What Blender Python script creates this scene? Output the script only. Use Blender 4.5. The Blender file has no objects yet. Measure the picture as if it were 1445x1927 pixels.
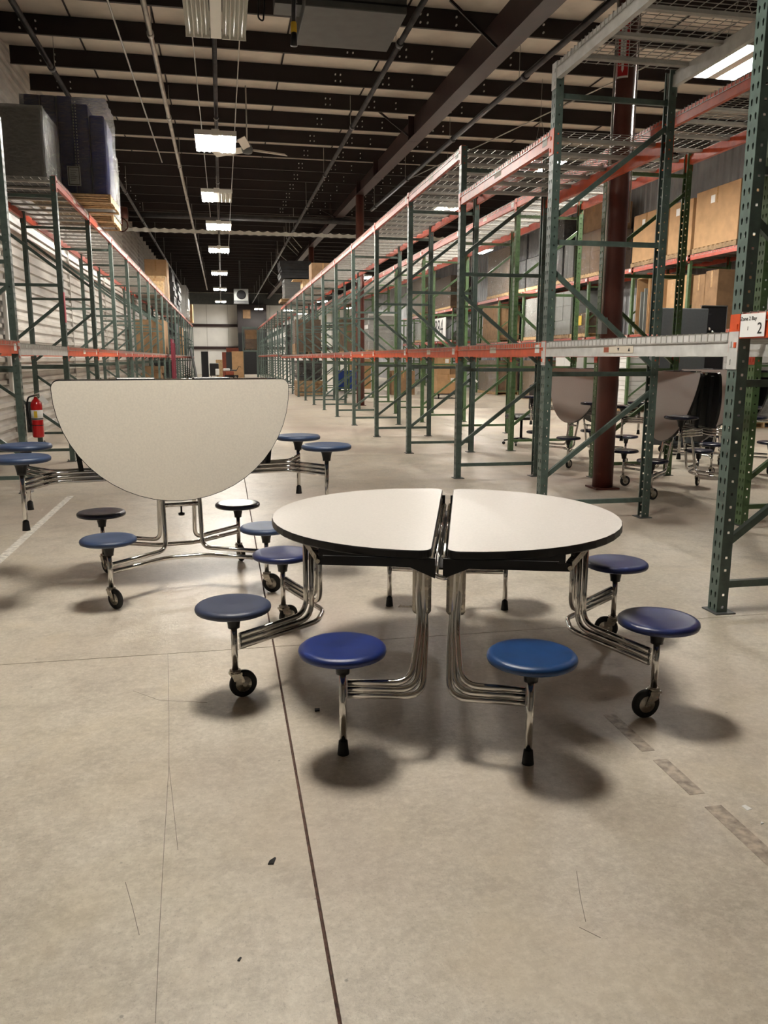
import bpy, math, random
from mathutils import Vector, Matrix
random.seed(7)
PI = math.pi
sc = bpy.context.scene
COL = sc.collection

# ---------------------------------------------------------------- camera
PITCH, YAW, ROLL, CH, FPX = 0.1900, 0.1958, 0.0022, 1.5, 1500.0
cd = bpy.data.cameras.new('camera')
cam = bpy.data.objects.new('camera', cd)
COL.objects.link(cam)
fw = Vector((math.sin(YAW)*math.cos(PITCH), math.cos(YAW)*math.cos(PITCH), -math.sin(PITCH)))
rt = Vector((math.cos(YAW), -math.sin(YAW), 0))
up = rt.cross(fw)
r2 = rt*math.cos(ROLL) + up*math.sin(ROLL)
u2 = -rt*math.sin(ROLL) + up*math.cos(ROLL)
m = Matrix((r2, u2, -fw)).transposed().to_4x4()
m.translation = (0, 0, CH)
cam.matrix_world = m
cd.sensor_fit = 'VERTICAL'
cd.sensor_height = 36
cd.sensor_width = 36
cd.lens = FPX/1927*36
cd.clip_end = 300
sc.camera = cam

# ---------------------------------------------------------------- world, exposure
w = bpy.data.worlds.new('world'); sc.world = w
w.use_nodes = True
w.node_tree.nodes['Background'].inputs[0].default_value = (0.9, 0.92, 1, 1)
w.node_tree.nodes['Background'].inputs[1].default_value = 0.0
sc.view_settings.view_transform = 'Standard'
sc.view_settings.look = 'None'
sc.view_settings.gamma = 1
sc.view_settings.use_curve_mapping = False
sc.view_settings.exposure = 0.6
TUBE_POWER = 265.0          # emission strength of the lit fluorescent tubes

# ---------------------------------------------------------------- materials
MATS = {}
def mat(name, col, rough=0.5, metal=0.0, noise=0.0, nscale=8.0, bump=0.0, bscale=None, col2=None, emit=0.0, rvar=0.0, spec=None, coat=0.0):
    if name in MATS: return MATS[name]
    m = bpy.data.materials.new(name); m.use_nodes = True
    nt = m.node_tree; b = nt.nodes['Principled BSDF']
    b.inputs['Base Color'].default_value = (*col, 1)
    b.inputs['Roughness'].default_value = rough
    b.inputs['Metallic'].default_value = metal
    if spec is not None: b.inputs['Specular IOR Level'].default_value = spec
    if coat: b.inputs['Coat Weight'].default_value = coat
    if emit:
        b.inputs['Emission Color'].default_value = (*col, 1); b.inputs['Emission Strength'].default_value = emit
    if noise or bump or rvar:
        g = nt.nodes.new('ShaderNodeNewGeometry')
        n = nt.nodes.new('ShaderNodeTexNoise'); n.inputs['Scale'].default_value = nscale; n.inputs['Detail'].default_value = 5
        nt.links.new(g.outputs['Position'], n.inputs['Vector'])
        if noise:
            mx = nt.nodes.new('ShaderNodeMix'); mx.data_type = 'RGBA'
            c2 = col2 if col2 else tuple(c*(1-noise) for c in col)
            c1 = col if col2 else tuple(min(1, c*(1+noise*.6)) for c in col)
            mx.inputs['A'].default_value = (*c1, 1); mx.inputs['B'].default_value = (*c2, 1)
            rp = nt.nodes.new('ShaderNodeMapRange'); rp.inputs[1].default_value = .35; rp.inputs[2].default_value = .68
            nt.links.new(n.outputs['Fac'], rp.inputs[0]); nt.links.new(rp.outputs[0], mx.inputs['Factor'])
            nt.links.new(mx.outputs['Result'], b.inputs['Base Color'])
        if rvar:
            rr = nt.nodes.new('ShaderNodeMapRange'); rr.inputs[1].default_value = .3; rr.inputs[2].default_value = .7
            rr.inputs[3].default_value = max(.03, rough-rvar); rr.inputs[4].default_value = min(1, rough+rvar)
            nt.links.new(n.outputs['Fac'], rr.inputs[0]); nt.links.new(rr.outputs[0], b.inputs['Roughness'])
        if bump:
            n2 = nt.nodes.new('ShaderNodeTexNoise'); n2.inputs['Scale'].default_value = bscale or nscale*6; n2.inputs['Detail'].default_value = 3
            nt.links.new(g.outputs['Position'], n2.inputs['Vector'])
            bp = nt.nodes.new('ShaderNodeBump'); bp.inputs['Strength'].default_value = bump; bp.inputs['Distance'].default_value = .01
            nt.links.new(n2.outputs['Fac'], bp.inputs['Height']); nt.links.new(bp.outputs[0], b.inputs['Normal'])
    MATS[name] = m
    return m

def concrete():
    m = bpy.data.materials.new('polished_concrete'); m.use_nodes = True
    nt = m.node_tree; N = nt.nodes.new; L = nt.links.new; b = nt.nodes['Principled BSDF']
    g = N('ShaderNodeNewGeometry')
    def noise(s, d=6, r=.6, dist=0.0):
        n = N('ShaderNodeTexNoise'); n.inputs['Scale'].default_value = s; n.inputs['Detail'].default_value = d
        n.inputs['Roughness'].default_value = r; n.inputs['Distortion'].default_value = dist
        L(g.outputs['Position'], n.inputs['Vector']); return n
    def ramp(src, a, bb, lo, hi):
        r = N('ShaderNodeMapRange'); r.inputs[1].default_value = a; r.inputs[2].default_value = bb
        r.inputs[3].default_value = lo; r.inputs[4].default_value = hi; r.interpolation_type = 'SMOOTHSTEP'; L(src, r.inputs[0]); return r.outputs[0]
    def mixc(f, A, B, mode='MIX'):
        x = N('ShaderNodeMix'); x.data_type = 'RGBA'; x.blend_type = mode
        if isinstance(f, float): x.inputs['Factor'].default_value = f
        else: L(f, x.inputs['Factor'])
        for k, v in (('A', A), ('B', B)):
            if isinstance(v, tuple): x.inputs[k].default_value = (*v, 1)
            else: L(v, x.inputs[k])
        return x.outputs['Result']
    n1 = noise(.8, 4, .5, .3); n2 = noise(5.5, 6, .62, .3); n3 = noise(34, 6, .75); n4 = noise(.33, 3, .5); n5 = noise(1.9, 4, .55, .8); n6 = noise(1.1, 12, .82, .2)
    c = mixc(ramp(n1.outputs['Fac'], .30, .70, 0, 1), (.50, .445, .36), (.62, .56, .465))
    c = mixc(ramp(n2.outputs['Fac'], .40, .78, 0, .75), c, (.36, .32, .255))
    c = mixc(ramp(n3.outputs['Fac'], .38, .70, 0, .85), c, mixc(.5, c, (.86, .80, .69)))
    n7 = noise(75, 4, .8); n8 = noise(13, 7, .75, .4)
    c = mixc(ramp(n7.outputs['Fac'], .52, .72, 0, .55), c, (.27, .235, .19))
    c = mixc(ramp(n8.outputs['Fac'], .50, .74, 0, .55), c, (.33, .285, .225))
    c = mixc(ramp(n5.outputs['Fac'], .42, .85, 0, .45), c, (.66, .56, .40))
    c = mixc(ramp(n4.outputs['Fac'], .42, .72, 0, .75), c, (.43, .34, .285))
    c = mixc(ramp(n6.outputs['Fac'], .48, .72, 0, .8), c, (.34, .29, .235))
    # small dark specks and pock marks
    v = N('ShaderNodeTexVoronoi'); v.inputs['Scale'].default_value = 5.5; v.inputs['Randomness'].default_value = 1
    L(g.outputs['Position'], v.inputs['Vector'])
    c = mixc(ramp(v.outputs['Distance'], .012, .04, .55, 0), c, (.10, .085, .07))
    L(c, b.inputs['Base Color'])
    L(ramp(n1.outputs['Fac'], .30, .72, .285, .42), b.inputs['Roughness'])
    b.inputs['Specular IOR Level'].default_value = .55
    bp = N('ShaderNodeBump'); bp.inputs['Strength'].default_value = .5; bp.inputs['Distance'].default_value = .004
    ad = N('ShaderNodeMath'); ad.operation = 'ADD'; L(n2.outputs['Fac'], ad.inputs[0]); L(n3.outputs['Fac'], ad.inputs[1])
    L(ad.outputs[0], bp.inputs['Height']); L(bp.outputs[0], b.inputs['Normal'])
    return m

def film_mat(name, tint=(.9, .92, .95), clear=.62, bscale=14):
    m = bpy.data.materials.new(name); m.use_nodes = True
    nt = m.node_tree; N = nt.nodes.new; L = nt.links.new; b = nt.nodes['Principled BSDF']; out = nt.nodes['Material Output']
    b.inputs['Base Color'].default_value = (*tint, 1); b.inputs['Roughness'].default_value = .16
    b.inputs['Specular IOR Level'].default_value = .9
    g = N('ShaderNodeNewGeometry'); mp = N('ShaderNodeMapping'); mp.inputs['Scale'].default_value = (.7, .7, 2.4)
    n = N('ShaderNodeTexNoise'); n.inputs['Scale'].default_value = bscale; n.inputs['Detail'].default_value = 4; n.inputs['Distortion'].default_value = 1.5
    L(g.outputs['Position'], mp.inputs[0]); L(mp.outputs[0], n.inputs['Vector'])
    bp = N('ShaderNodeBump'); bp.inputs['Strength'].default_value = 1.0; bp.inputs['Distance'].default_value = .05
    L(n.outputs['Fac'], bp.inputs['Height']); L(bp.outputs[0], b.inputs['Normal'])
    t = N('ShaderNodeBsdfTransparent'); mx = N('ShaderNodeMixShader')
    gl = N('ShaderNodeBsdfGlossy'); gl.inputs['Roughness'].default_value = .13; gl.inputs['Color'].default_value = (1, 1, 1, 1)
    L(bp.outputs[0], gl.inputs['Normal']); lw = N('ShaderNodeFresnel'); lw.inputs['IOR'].default_value = 1.6; L(bp.outputs[0], lw.inputs['Normal'])
    m0 = N('ShaderNodeMixShader'); L(lw.outputs[0], m0.inputs[0]); L(t.outputs[0], m0.inputs[1]); L(gl.outputs[0], m0.inputs[2])
    r = N('ShaderNodeMapRange'); r.inputs[1].default_value = .4; r.inputs[2].default_value = .7; r.inputs[3].default_value = clear+.06; r.inputs[4].default_value = clear-.10
    L(n.outputs['Fac'], r.inputs[0]); sub = N('ShaderNodeMath'); sub.operation = 'SUBTRACT'; sub.inputs[0].default_value = 1
    L(r.outputs[0], sub.inputs[1]); L(sub.outputs[0], mx.inputs[0]); L(m0.outputs[0], mx.inputs[1]); L(b.outputs[0], mx.inputs[2]); L(mx.outputs[0], out.inputs[0])
    MATS[name] = m
    return m

M_CONC = concrete()
M_JOINT = mat('joint_filler', (.10, .055, .04), .9, noise=.5, nscale=60, bump=.5)
M_TAPE = mat('worn_white_floor_tape', (.74, .71, .64), .6, noise=.35, nscale=25)
M_LAM = mat('speckled_offwhite_laminate', (.64, .605, .565), .36, noise=.05, nscale=90)
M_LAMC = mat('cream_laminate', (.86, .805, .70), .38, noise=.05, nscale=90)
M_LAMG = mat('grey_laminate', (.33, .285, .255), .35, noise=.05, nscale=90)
M_BLK = mat('black_plastic', (.005, .005, .006), .35, spec=.35)
M_BLKM = mat('black_steel', (.006, .006, .007), .42, spec=.3)
M_RUB = mat('black_rubber', (.012, .012, .012), .7)
M_CHR = mat('chrome_steel', (.68, .67, .65), .10, 1.0, rvar=.05, nscale=18)
M_CHRW = mat('scuffed_chrome', (.42, .39, .34), .30, 1.0, rvar=.08, nscale=40, noise=.15)
M_BLUE = {
 'slate': mat('slate_blue_plastic', (.030, .042, .085), .42, noise=.12, nscale=14, bump=.12, bscale=500),
 'royal': mat('royal_blue_plastic', (.010, .026, .145), .30, noise=.25, nscale=12, bump=.15, bscale=500),
 'teal': mat('deep_blue_plastic', (.008, .045, .150), .34, noise=.2, nscale=12, bump=.12, bscale=500),
 'navy': mat('navy_blue_plastic', (.013, .022, .095), .30, noise=.15, nscale=12, bump=.12, bscale=500),
 'dark': mat('dark_navy_plastic', (.010, .013, .035), .22, noise=.1, nscale=12, bump=.08, bscale=500),
 'dusty': mat('dusty_blue_plastic', (.026, .050, .115), .45, noise=.2, nscale=9, bump=.12, bscale=500)}
M_GRN = mat('grey_green_rack_enamel', (.082, .118, .102), .38, noise=.22, nscale=16)
M_GRN2 = mat('leaf_green_rack_enamel', (.075, .135, .055), .40, noise=.25, nscale=16)
M_ORG = mat('orange_rack_enamel', (.62, .085, .022), .38, noise=.18, nscale=9)
M_RED = mat('faded_red_rack_enamel', (.42, .060, .030), .40, noise=.22, nscale=9)
M_GRY = mat('pale_grey_rack_enamel', (.58, .58, .56), .42, noise=.15, nscale=10)
M_ZNC = mat('galvanised_wire', (.44, .43, .40), .38, .55, noise=.12, nscale=12)
M_PUR = mat('maroon_black_roof_steel', (.010, .0045, .0045), .55, noise=.3, nscale=3)
M_GIR = mat('maroon_girder_paint', (.028, .010, .009), .5, noise=.3, nscale=4)
M_COLM = mat('maroon_column_paint', (.105, .028, .020), .42, noise=.25, nscale=5)
M_INS = mat('vinyl_roof_insulation', (.68, .62, .535), .5, noise=.12, nscale=2.2, bump=.5, bscale=9)
M_WALL = mat('white_ribbed_liner', (.47, .445, .405), .42, noise=.22, nscale=1.3)
M_WALLG = mat('grey_corrugated_liner', (.30, .31, .32), .45, .2, noise=.2, nscale=1.5)
M_WALLF = mat('pale_end_wall_panel', (.86, .85, .81), .6, noise=.08, nscale=.8)
M_CARD = mat('cardboard', (.44, .27, .135), .8, noise=.12, nscale=5)
M_CARD2 = mat('dark_cardboard', (.25, .15, .075), .8, noise=.2, nscale=5)
M_TAPEC = mat('packing_tape', (.42, .25, .11), .25, noise=.2, nscale=20)
M_WOOD = mat('raw_pine', (.52, .35, .18), .75, noise=.3, nscale=14)
M_WOOD2 = mat('weathered_pallet_wood', (.30, .20, .11), .85, noise=.35, nscale=10)
M_WHT = mat('white_paper_label', (.80, .80, .78), .6)
M_WHTP = mat('white_enamel', (.70, .70, .68), .4)
M_INK = mat('black_print', (.02, .02, .02), .6)
M_YEL = mat('yellow_plastic', (.62, .42, .03), .5)
M_RED2 = mat('extinguisher_red', (.45, .008, .010), .22, coat=.4)
M_SIGN = mat('sign_red', (.42, .010, .015), .4)
M_NAVY = mat('navy_plastic_panels', (.010, .020, .15), .35, noise=.3, nscale=3)
M_CHAR = mat('charcoal_panels', (.030, .031, .034), .55, noise=.35, nscale=4)
M_GPAN = mat('dark_grey_felt_panel', (.040, .045, .048), .7, noise=.1, nscale=30)
M_GREY = mat('mid_grey_steel', (.22, .23, .22), .45, noise=.1, nscale=6)
M_DGREY = mat('dark_grey_steel', (.075, .08, .08), .5, noise=.15, nscale=6)
M_PIPE = mat('dark_steel_pipe', (.055, .055, .058), .35, .6, noise=.3, nscale=5)
M_COND = mat('galvanised_conduit', (.42, .41, .38), .35, .8, noise=.2, nscale=4)
M_BURG = mat('burgundy_board', (.17, .012, .030), .5, noise=.15, nscale=4)
M_RUST = mat('rust_red_board', (.32, .075, .035), .6, noise=.15, nscale=4)
M_BIN = mat('blue_plastic_bin', (.010, .05, .28), .4)
M_REFL = mat('white_reflector', (.72, .72, .66), .35)
M_BOLT = mat('zinc_bolt_heads', (.7, .7, .68), .35, .3)
M_TUBE = mat('lit_fluorescent_tube', (1.0, .945, .86), .3, emit=TUBE_POWER)
M_TOFF = mat('unlit_fluorescent_tube', (.75, .76, .72), .25)
M_BLADE = mat('pale_fan_blade', (.72, .69, .62), .5)
M_FILM = film_mat('clear_stretch_film', clear=.96)
M_FILMD = film_mat('cloudy_stretch_film', (.75, .75, .72),   .80, 9)

# ---------------------------------------------------------------- mesh builder
class MB:
    def __init__(s): s.v = []; s.f = []; s.sm = []; s.T = None
    def add(s, vs, fs, smooth=False):
        o = len(s.v)
        s.v += [tuple(s.T @ Vector(p)) if s.T else tuple(p) for p in vs]
        s.f += [tuple(i+o for i in f) for f in fs]; s.sm += [smooth]*len(fs)
        return s
    def box(s, x0, x1, y0, y1, z0, z1, bev=0):
        if bev <= 0:
            v = [(x, y, z) for z in (z0, z1) for x, y in ((x0, y0), (x1, y0), (x1, y1), (x0, y1))]
            return s.add(v, [(3, 2, 1, 0), (4, 5, 6, 7), (0, 1, 5, 4), (1, 2, 6, 5), (2, 3, 7, 6), (3, 0, 4, 7)])
        b = min(bev, (x1-x0)/2.01, (y1-y0)/2.01, (z1-z0)/2.01)
        def ring(z, i):
            return [(x0+i, y0+b, z), (x0+b, y0+i, z), (x1-b, y0+i, z), (x1-i, y0+b, z), (x1-i, y1-b, z), (x1-b, y1-i, z), (x0+b, y1-i, z), (x0+i, y1-b, z)]
        rs = [ring(z0, b*.7), ring(z0+b, 0), ring(z1-b, 0), ring(z1, b*.7)]
        v = [p for r in rs for p in r]; f = [tuple(range(7, -1, -1)), tuple(range(24, 32))]
        for k in range(3):
            for i in range(8): f.append((k*8+i, k*8+(i+1) % 8, k*8+8+(i+1) % 8, k*8+8+i))
        return s.add(v, f)
    def tube(s, pts, r, n=10, bend=0.0, caps=True, seg=5):
        pts = [Vector(p) for p in pts]
        if bend > 0 and len(pts) > 2:
            q = [pts[0]]
            for i in range(1, len(pts)-1):
                a, b, c = pts[i-1], pts[i], pts[i+1]
                d1 = (a-b); d2 = (c-b); l = min(bend, d1.length*.48, d2.length*.48)
                p1 = b + d1.normalized()*l; p2 = b + d2.normalized()*l
                for k in range(seg+1):
                    t = k/seg; q.append(p1*(1-t)**2 + b*2*t*(1-t) + p2*t*t)
            q.append(pts[-1]); pts = q
        tan = []
        for i in range(len(pts)):
            a = pts[max(0, i-1)]; b = pts[min(len(pts)-1, i+1)]; tan.append((b-a).normalized())
        ref = Vector((0, 0, 1)) if abs(tan[0].z) < .9 else Vector((1, 0, 0))
        nrm = (ref - tan[0]*ref.dot(tan[0])).normalized()
        vs = []
        for i, p in enumerate(pts):
            t = tan[i]; nrm = (nrm - t*nrm.dot(t)).normalized(); bi = t.cross(nrm)
            for k in range(n):
                a = 2*PI*k/n; vs.append(p + (nrm*math.cos(a) + bi*math.sin(a))*r)
        fs = [(i*n+k, i*n+(k+1) % n, (i+1)*n+(k+1) % n, (i+1)*n+k) for i in range(len(pts)-1) for k in range(n)]
        s.add(vs, fs, True)
        if caps:
            o = len(s.v)-len(vs)
            s.f += [tuple(o+k for k in range(n-1, -1, -1)), tuple(o+(len(pts)-1)*n+k for k in range(n))]; s.sm += [False]*2
        return s
    def lathe(s, prof, c=(0, 0, 0), n=24, axis='z'):
        vs = []
        for (r, z) in prof:
            for k in range(n):
                a = 2*PI*k/n; p = (r*math.cos(a), r*math.sin(a), z)
                if axis == 'x': p = (p[2], p[0], p[1])
                if axis == 'y': p = (p[0], p[2], p[1])
                vs.append((p[0]+c[0], p[1]+c[1], p[2]+c[2]))
        fs = [(i*n+k, i*n+(k+1) % n, (i+1)*n+(k+1) % n, (i+1)*n+k) for i in range(len(prof)-1) for k in range(n)]
        s.add(vs, fs, True)
        o = len(s.v)-len(vs)
        if prof[0][0] > 1e-5: s.f.append(tuple(o+k for k in range(n-1, -1, -1))); s.sm.append(False)
        if prof[-1][0] > 1e-5: s.f.append(tuple(o+(len(prof)-1)*n+k for k in range(n))); s.sm.append(False)
        return s
    def prism(s, poly, z0, z1, axis='z'):
        n = len(poly)
        def P(a, b, c):
            return (a, b, c) if axis == 'z' else ((c, a, b) if axis == 'x' else (a, c, b))
        vs = [P(a, b, z0) for a, b in poly] + [P(a, b, z1) for a, b in poly]
        fs = [tuple(range(n-1, -1, -1)), tuple(range(n, 2*n))] + [(i, (i+1) % n, n+(i+1) % n, n+i) for i in range(n)]
        return s.add(vs, fs)
    def bar(s, a, b, wd, ht, upv=(0, 0, 1)):
        a = Vector(a); b = Vector(b); t = (b-a).normalized(); u = Vector(upv)
        if abs(t.dot(u)) > .99: u = Vector((1, 0, 0))
        sd = t.cross(u).normalized(); u = sd.cross(t)
        vs = [p + sd*sx*wd/2 + u*sz*ht/2 for p in (a, b) for sx, sz in ((-1, -1), (1, -1), (1, 1), (-1, 1))]
        return s.add(vs, [(3, 2, 1, 0), (4, 5, 6, 7), (0, 1, 5, 4), (1, 2, 6, 5), (2, 3, 7, 6), (3, 0, 4, 7)])
    def mesh(s, name, m):
        me = bpy.data.meshes.new(name); me.from_pydata(s.v, [], s.f); me.update()
        if any(s.sm): me.polygons.foreach_set('use_smooth', s.sm)
        if m: me.materials.append(m)
        return me
    def build(s, name, m, parent=None, loc=None):
        return put(s.mesh(name, m), name, parent, loc)

def put(me, name, parent=None, loc=None, rz=0.0, scale=None):
    o = bpy.data.objects.new(name, me); COL.objects.link(o)
    if parent: o.parent = parent
    if loc: o.location = loc
    if rz: o.rotation_euler = (0, 0, rz)
    if scale: o.scale = scale
    return o
def tag(o, label, cat, group=None, kind=None):
    o['label'] = label; o['category'] = cat
    if group: o['group'] = group
    if kind: o['kind'] = kind
    return o
def thing(name, label, cat, loc=(0, 0, 0), rz=0.0, group=None):
    return tag(put(None, name, None, loc, rz), label, cat, group)
def struct(o): o['kind'] = 'structure'; return o
def sub(o, parent): o.parent = parent; return o
def textmesh(s, size, m, name, parent, loc, rot):
    c = bpy.data.curves.new(name, 'FONT'); c.body = s; c.size = size; c.align_x = 'CENTER'; c.align_y = 'CENTER'
    c.extrude = .0006; c.resolution_u = 3
    t = bpy.data.objects.new(name+'_src', c); COL.objects.link(t)
    bpy.context.view_layer.update()
    me = bpy.data.meshes.new_from_object(t.evaluated_get(bpy.context.evaluated_depsgraph_get()))
    bpy.data.objects.remove(t); me.materials.clear(); me.materials.append(m)
    o = put(me, name, parent, loc); o.rotation_euler = rot
    return o

# ---------------------------------------------------------------- setting
XL, XR, YB, YF = -3.65, 12.6, -9.0, 80.0
def roof(y): return 6.78 + .012*(y-17)          # underside of the purlins
fl = struct(MB().box(XL-.1, XR+.1, YB-.1, YF+.1, -.2, -.012).build('floor', M_JOINT))
xs = [XL-.1, -1.0-4.7+.9, .21, 4.95, 9.7, XR+.1]; xs = [XL-.1, .21, 5.0, 9.7, XR+.1]
ys = [YB-.1, -1.2, 4.05, 12.4, 20.8, 29.2, 37.6, 46, 54.4, 62.8, 71.2, YF+.1]
for i in range(len(xs)-1):
    for j in range(len(ys)-1):
        gx = .0055 if i else .0; gx2 = .0055 if i < len(xs)-2 else 0
        MB().box(xs[i]+(.005 if i == 1 else .002), xs[i+1]-(.005 if i == 0 else .002), ys[j]+.0025, ys[j+1]-.0025, -.15, 0).build('concrete_slab', M_CONC, fl)
# worn floor tape
tag(MB().box(-1.745, -1.675, 5.6, 9.2, 0, .0012).build('floor_tape', M_TAPE), 'worn white tape line on the floor left of the folded table', 'tape')

M_RES = mat('tape_residue', (.40, .335, .27), .55, noise=.45, nscale=30)
for k, (a, b_) in enumerate(((2.95, 2.62), (2.55, 2.30), (2.22, 1.80))):
    tag(MB().box(1.545+.006*k, 1.60+.01*k, b_, a, 0, .0012).build('tape_residue', M_RES), ('farthest', 'middle', 'nearest')[k]+' strip of brown tape residue on the floor at the right', 'tape')
M_SCR = mat('hairline_scratch', (.17, .15, .12), .7)
def scratch(pts, wd=.0016):
    mb = MB()
    for (a, b_), (c, d) in zip(pts[:-1], pts[1:]): mb.bar((a, b_, .0003), (c, d, .0003), wd, .0006)
    mb.build('scratch', M_SCR, fl)
scratch([(-0.334, 4.051), (-0.283, 3.334), (-0.253, 2.862), (-0.234, 2.321), (-0.22, 1.96), (-0.206, 1.648)])
scratch([(-0.253, 2.862), (-0.223, 2.596), (-0.191, 2.313)])
scratch([(-0.333, 2.184), (-0.299, 2.061), (-0.271, 1.95)])
scratch([(0.98, 1.979), (0.94, 1.865), (0.912, 1.771)])
scratch([(-0.46, 3.597), (-0.332, 3.466), (-0.123, 3.403)])
scratch([(0.886, 1.755), (0.924, 1.707)])
tag(MB().box(-3.62, -3.56, 14.84, 15.09, .9, 2.58, .005).build('wall_strip', M_WHTP), 'white vertical strip mounted on the ribbed left wall behind the nearest left rack', 'strip')
# ribbed left wall
def ribbed(y0, y1, z0, z1, x, d, pitch, sign):
    mb = MB(); prof = []; z = z0
    while z < z1-.001:
        for dz, dx in ((0, 0), (pitch*.45, 0), (pitch*.55, d), (pitch*.9, d)):
            if z+dz <= z1: prof.append((x+sign*dx, z+dz))
        z += pitch
    prof.append((x, z1))
    seg = [y0, y1]
    vs = [(px, y, pz) for y in seg for px, pz in prof]; n = len(prof)
    mb.add(vs, [(i, i+1, n+i+1, n+i) for i in range(n-1)])
    return mb
ph = 4.0; pw = []
k = 0; y = YB
wl = struct(ribbed(YB, YF, 0, 7.9, XL-.05, .05, .19, 1).build('wall_left', M_WALL))
for yy in (-3, 3.2, 9.3, 15.4, 21.5, 27.6, 33.7, 39.8, 46, 52, 58, 64, 70, 76):
    MB().box(XL-.04, XL+.012, yy-.03, yy+.03, 0, 6.7).build('panel_joint', M_WALL, wl)
# right wall (vertical corrugation), end wall, wall behind the camera
mb = MB(); prof = []; y = YB
while y < YF:
    prof += [(XR, y), (XR, y+.12), (XR-.035, y+.16), (XR-.035, y+.26)]; y += .30
vs = [(px, py, z) for z in (0, 8.0) for px, py in prof]; n = len(prof)
mb.add(vs, [(i+1, i, n+i, n+i+1) for i in range(n-1)])
wr = struct(mb.build('wall_right', M_WALLG))
we = struct(MB().box(XL-.1, XR+.1, YF, YF+.1, 0, 8.0).build('wall_far', M_WALLF))
for x in range(-3, 12, 2):
    MB().box(x-.45, x-.42, YF-.015, YF, 0, 6.6).build('panel_seam', mat('panel_seam_grey', (.40, .38, .34), .7), we)
for z in (2.38, 4.48):
    MB().box(XL, XR, YF-.22, YF-.02, z, z+.24).build('wall_girt', M_GIR, we)
    MB().box(XL, XR, YF-.24, YF-.22, z-.03, z+.02).build('wall_girt_lip', M_GIR, we)
wb = struct(MB().box(XL-.1, XR+.1, YB-.1, YB, 0, 8.0).build('wall_near', M_WALLF))
# roof
zc0, zc1 = roof(YB)+.32, roof(YF)+.32
ce = struct(MB().add([(XL-.1, YB-.1, zc0), (XR+.1, YB-.1, zc0), (XR+.1, YF+.1, zc1), (XL-.1, YF+.1, zc1),
                      (XL-.1, YB-.1, zc0+.1), (XR+.1, YB-.1, zc0+.1), (XR+.1, YF+.1, zc1+.1), (XL-.1, YF+.1, zc1+.1)],
                     [(0, 1, 2, 3), (7, 6, 5, 4), (0, 4, 5, 1), (1, 5, 6, 2), (2, 6, 7, 3), (3, 7, 4, 0)]).build('ceiling', M_INS))
pm = MB().prism([(-.04, 0), (.012, 0), (.012, .30), (.07, .30), (.07, .315), (-.004, .315), (-.004, .012), (-.04, .012)], XL+.02, XR-.02, 'x')
# prism axis x maps (a,b)->(y,z)
pme = pm.mesh('purlin', M_PUR)
y = 16.88-1.57*14; PY = []
while y < YF-1:
    put(pme, 'purlin', ce, (0, y, roof(y))); PY.append(y); y += 1.57
bm_ = MB()
for y in PY:
    if 4 < y < 34:
        for bx in (-3.1, -2.85, 2.35, 2.45, 3.3, 3.42, 3.9, 5.15, 5.4):
            for dz in (.08, .2):
                bm_.box(bx-.011, bx+.011, y-.050, y-.004, roof(y)+dz-.011, roof(y)+dz+.011)
o = bm_.build('bolt_heads', M_BOLT, ce); o['kind'] = 'stuff'
for sx in (-2.3, -.95, 1.3, 3.1, 6.1, 7.7, 9.3, 11.0):
    MB().bar((sx, YB, roof(YB)+.305), (sx, YF, roof(YF)+.305), .03, .012).build('insulation_strap', M_PUR, ce)
# tapered main girder carried by the columns
gp = [(1.0, 5.75), (8.6, 6.0), (13, 6.13), (27, 6.53), (40, 6.78), (60, 6.95), (79.6, 7.1)]
poly = gp + [(yy, roof(yy)) for yy, _ in reversed(gp)]
gi = MB().prism(poly, 4.35, 4.365, 'x').build('roof_girder', M_GIR, ce)
for (ya, za), (yb, zb) in zip(gp[:-1], gp[1:]):
    MB().add([(4.21, ya, za-.018), (4.50, ya, za-.018), (4.50, yb, zb-.018), (4.21, yb, zb-.018), (4.21, ya, za), (4.50, ya, za), (4.50, yb, zb), (4.21, yb, zb)],
             [(3, 2, 1, 0), (4, 5, 6, 7), (0, 1, 5, 4), (1, 2, 6, 5), (2, 3, 7, 6), (3, 0, 4, 7)]).build('girder_flange', M_GIR, gi)
def gz(y):
    for (ya, za), (yb, zb) in zip(gp[:-1], gp[1:]):
        if ya <= y <= yb: return za+(zb-za)*(y-ya)/(yb-ya)
for yy in (8.66, 18.6, 22.9, 25.8, 33, 40, 56):
    MB().box(4.22, 4.49, yy-.012, yy+.012, gz(yy)-.02, roof(yy)).build('girder_stiffener', M_GIR, gi)
for yy in (12.75, 18.6, 31.0):   # flange braces from girder to purlins
    MB().bar((4.30, yy, gz(yy)+.05), (3.55, yy+.1, roof(yy)+.1), .04, .04).build('flange_brace', M_PUR, gi)
# rafter at the end wall and cross beam
MB().box(XL, XR, YF-.6, YF-.3, 6.52, roof(YF)).build('end_rafter', M_DGREY, ce)

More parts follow.
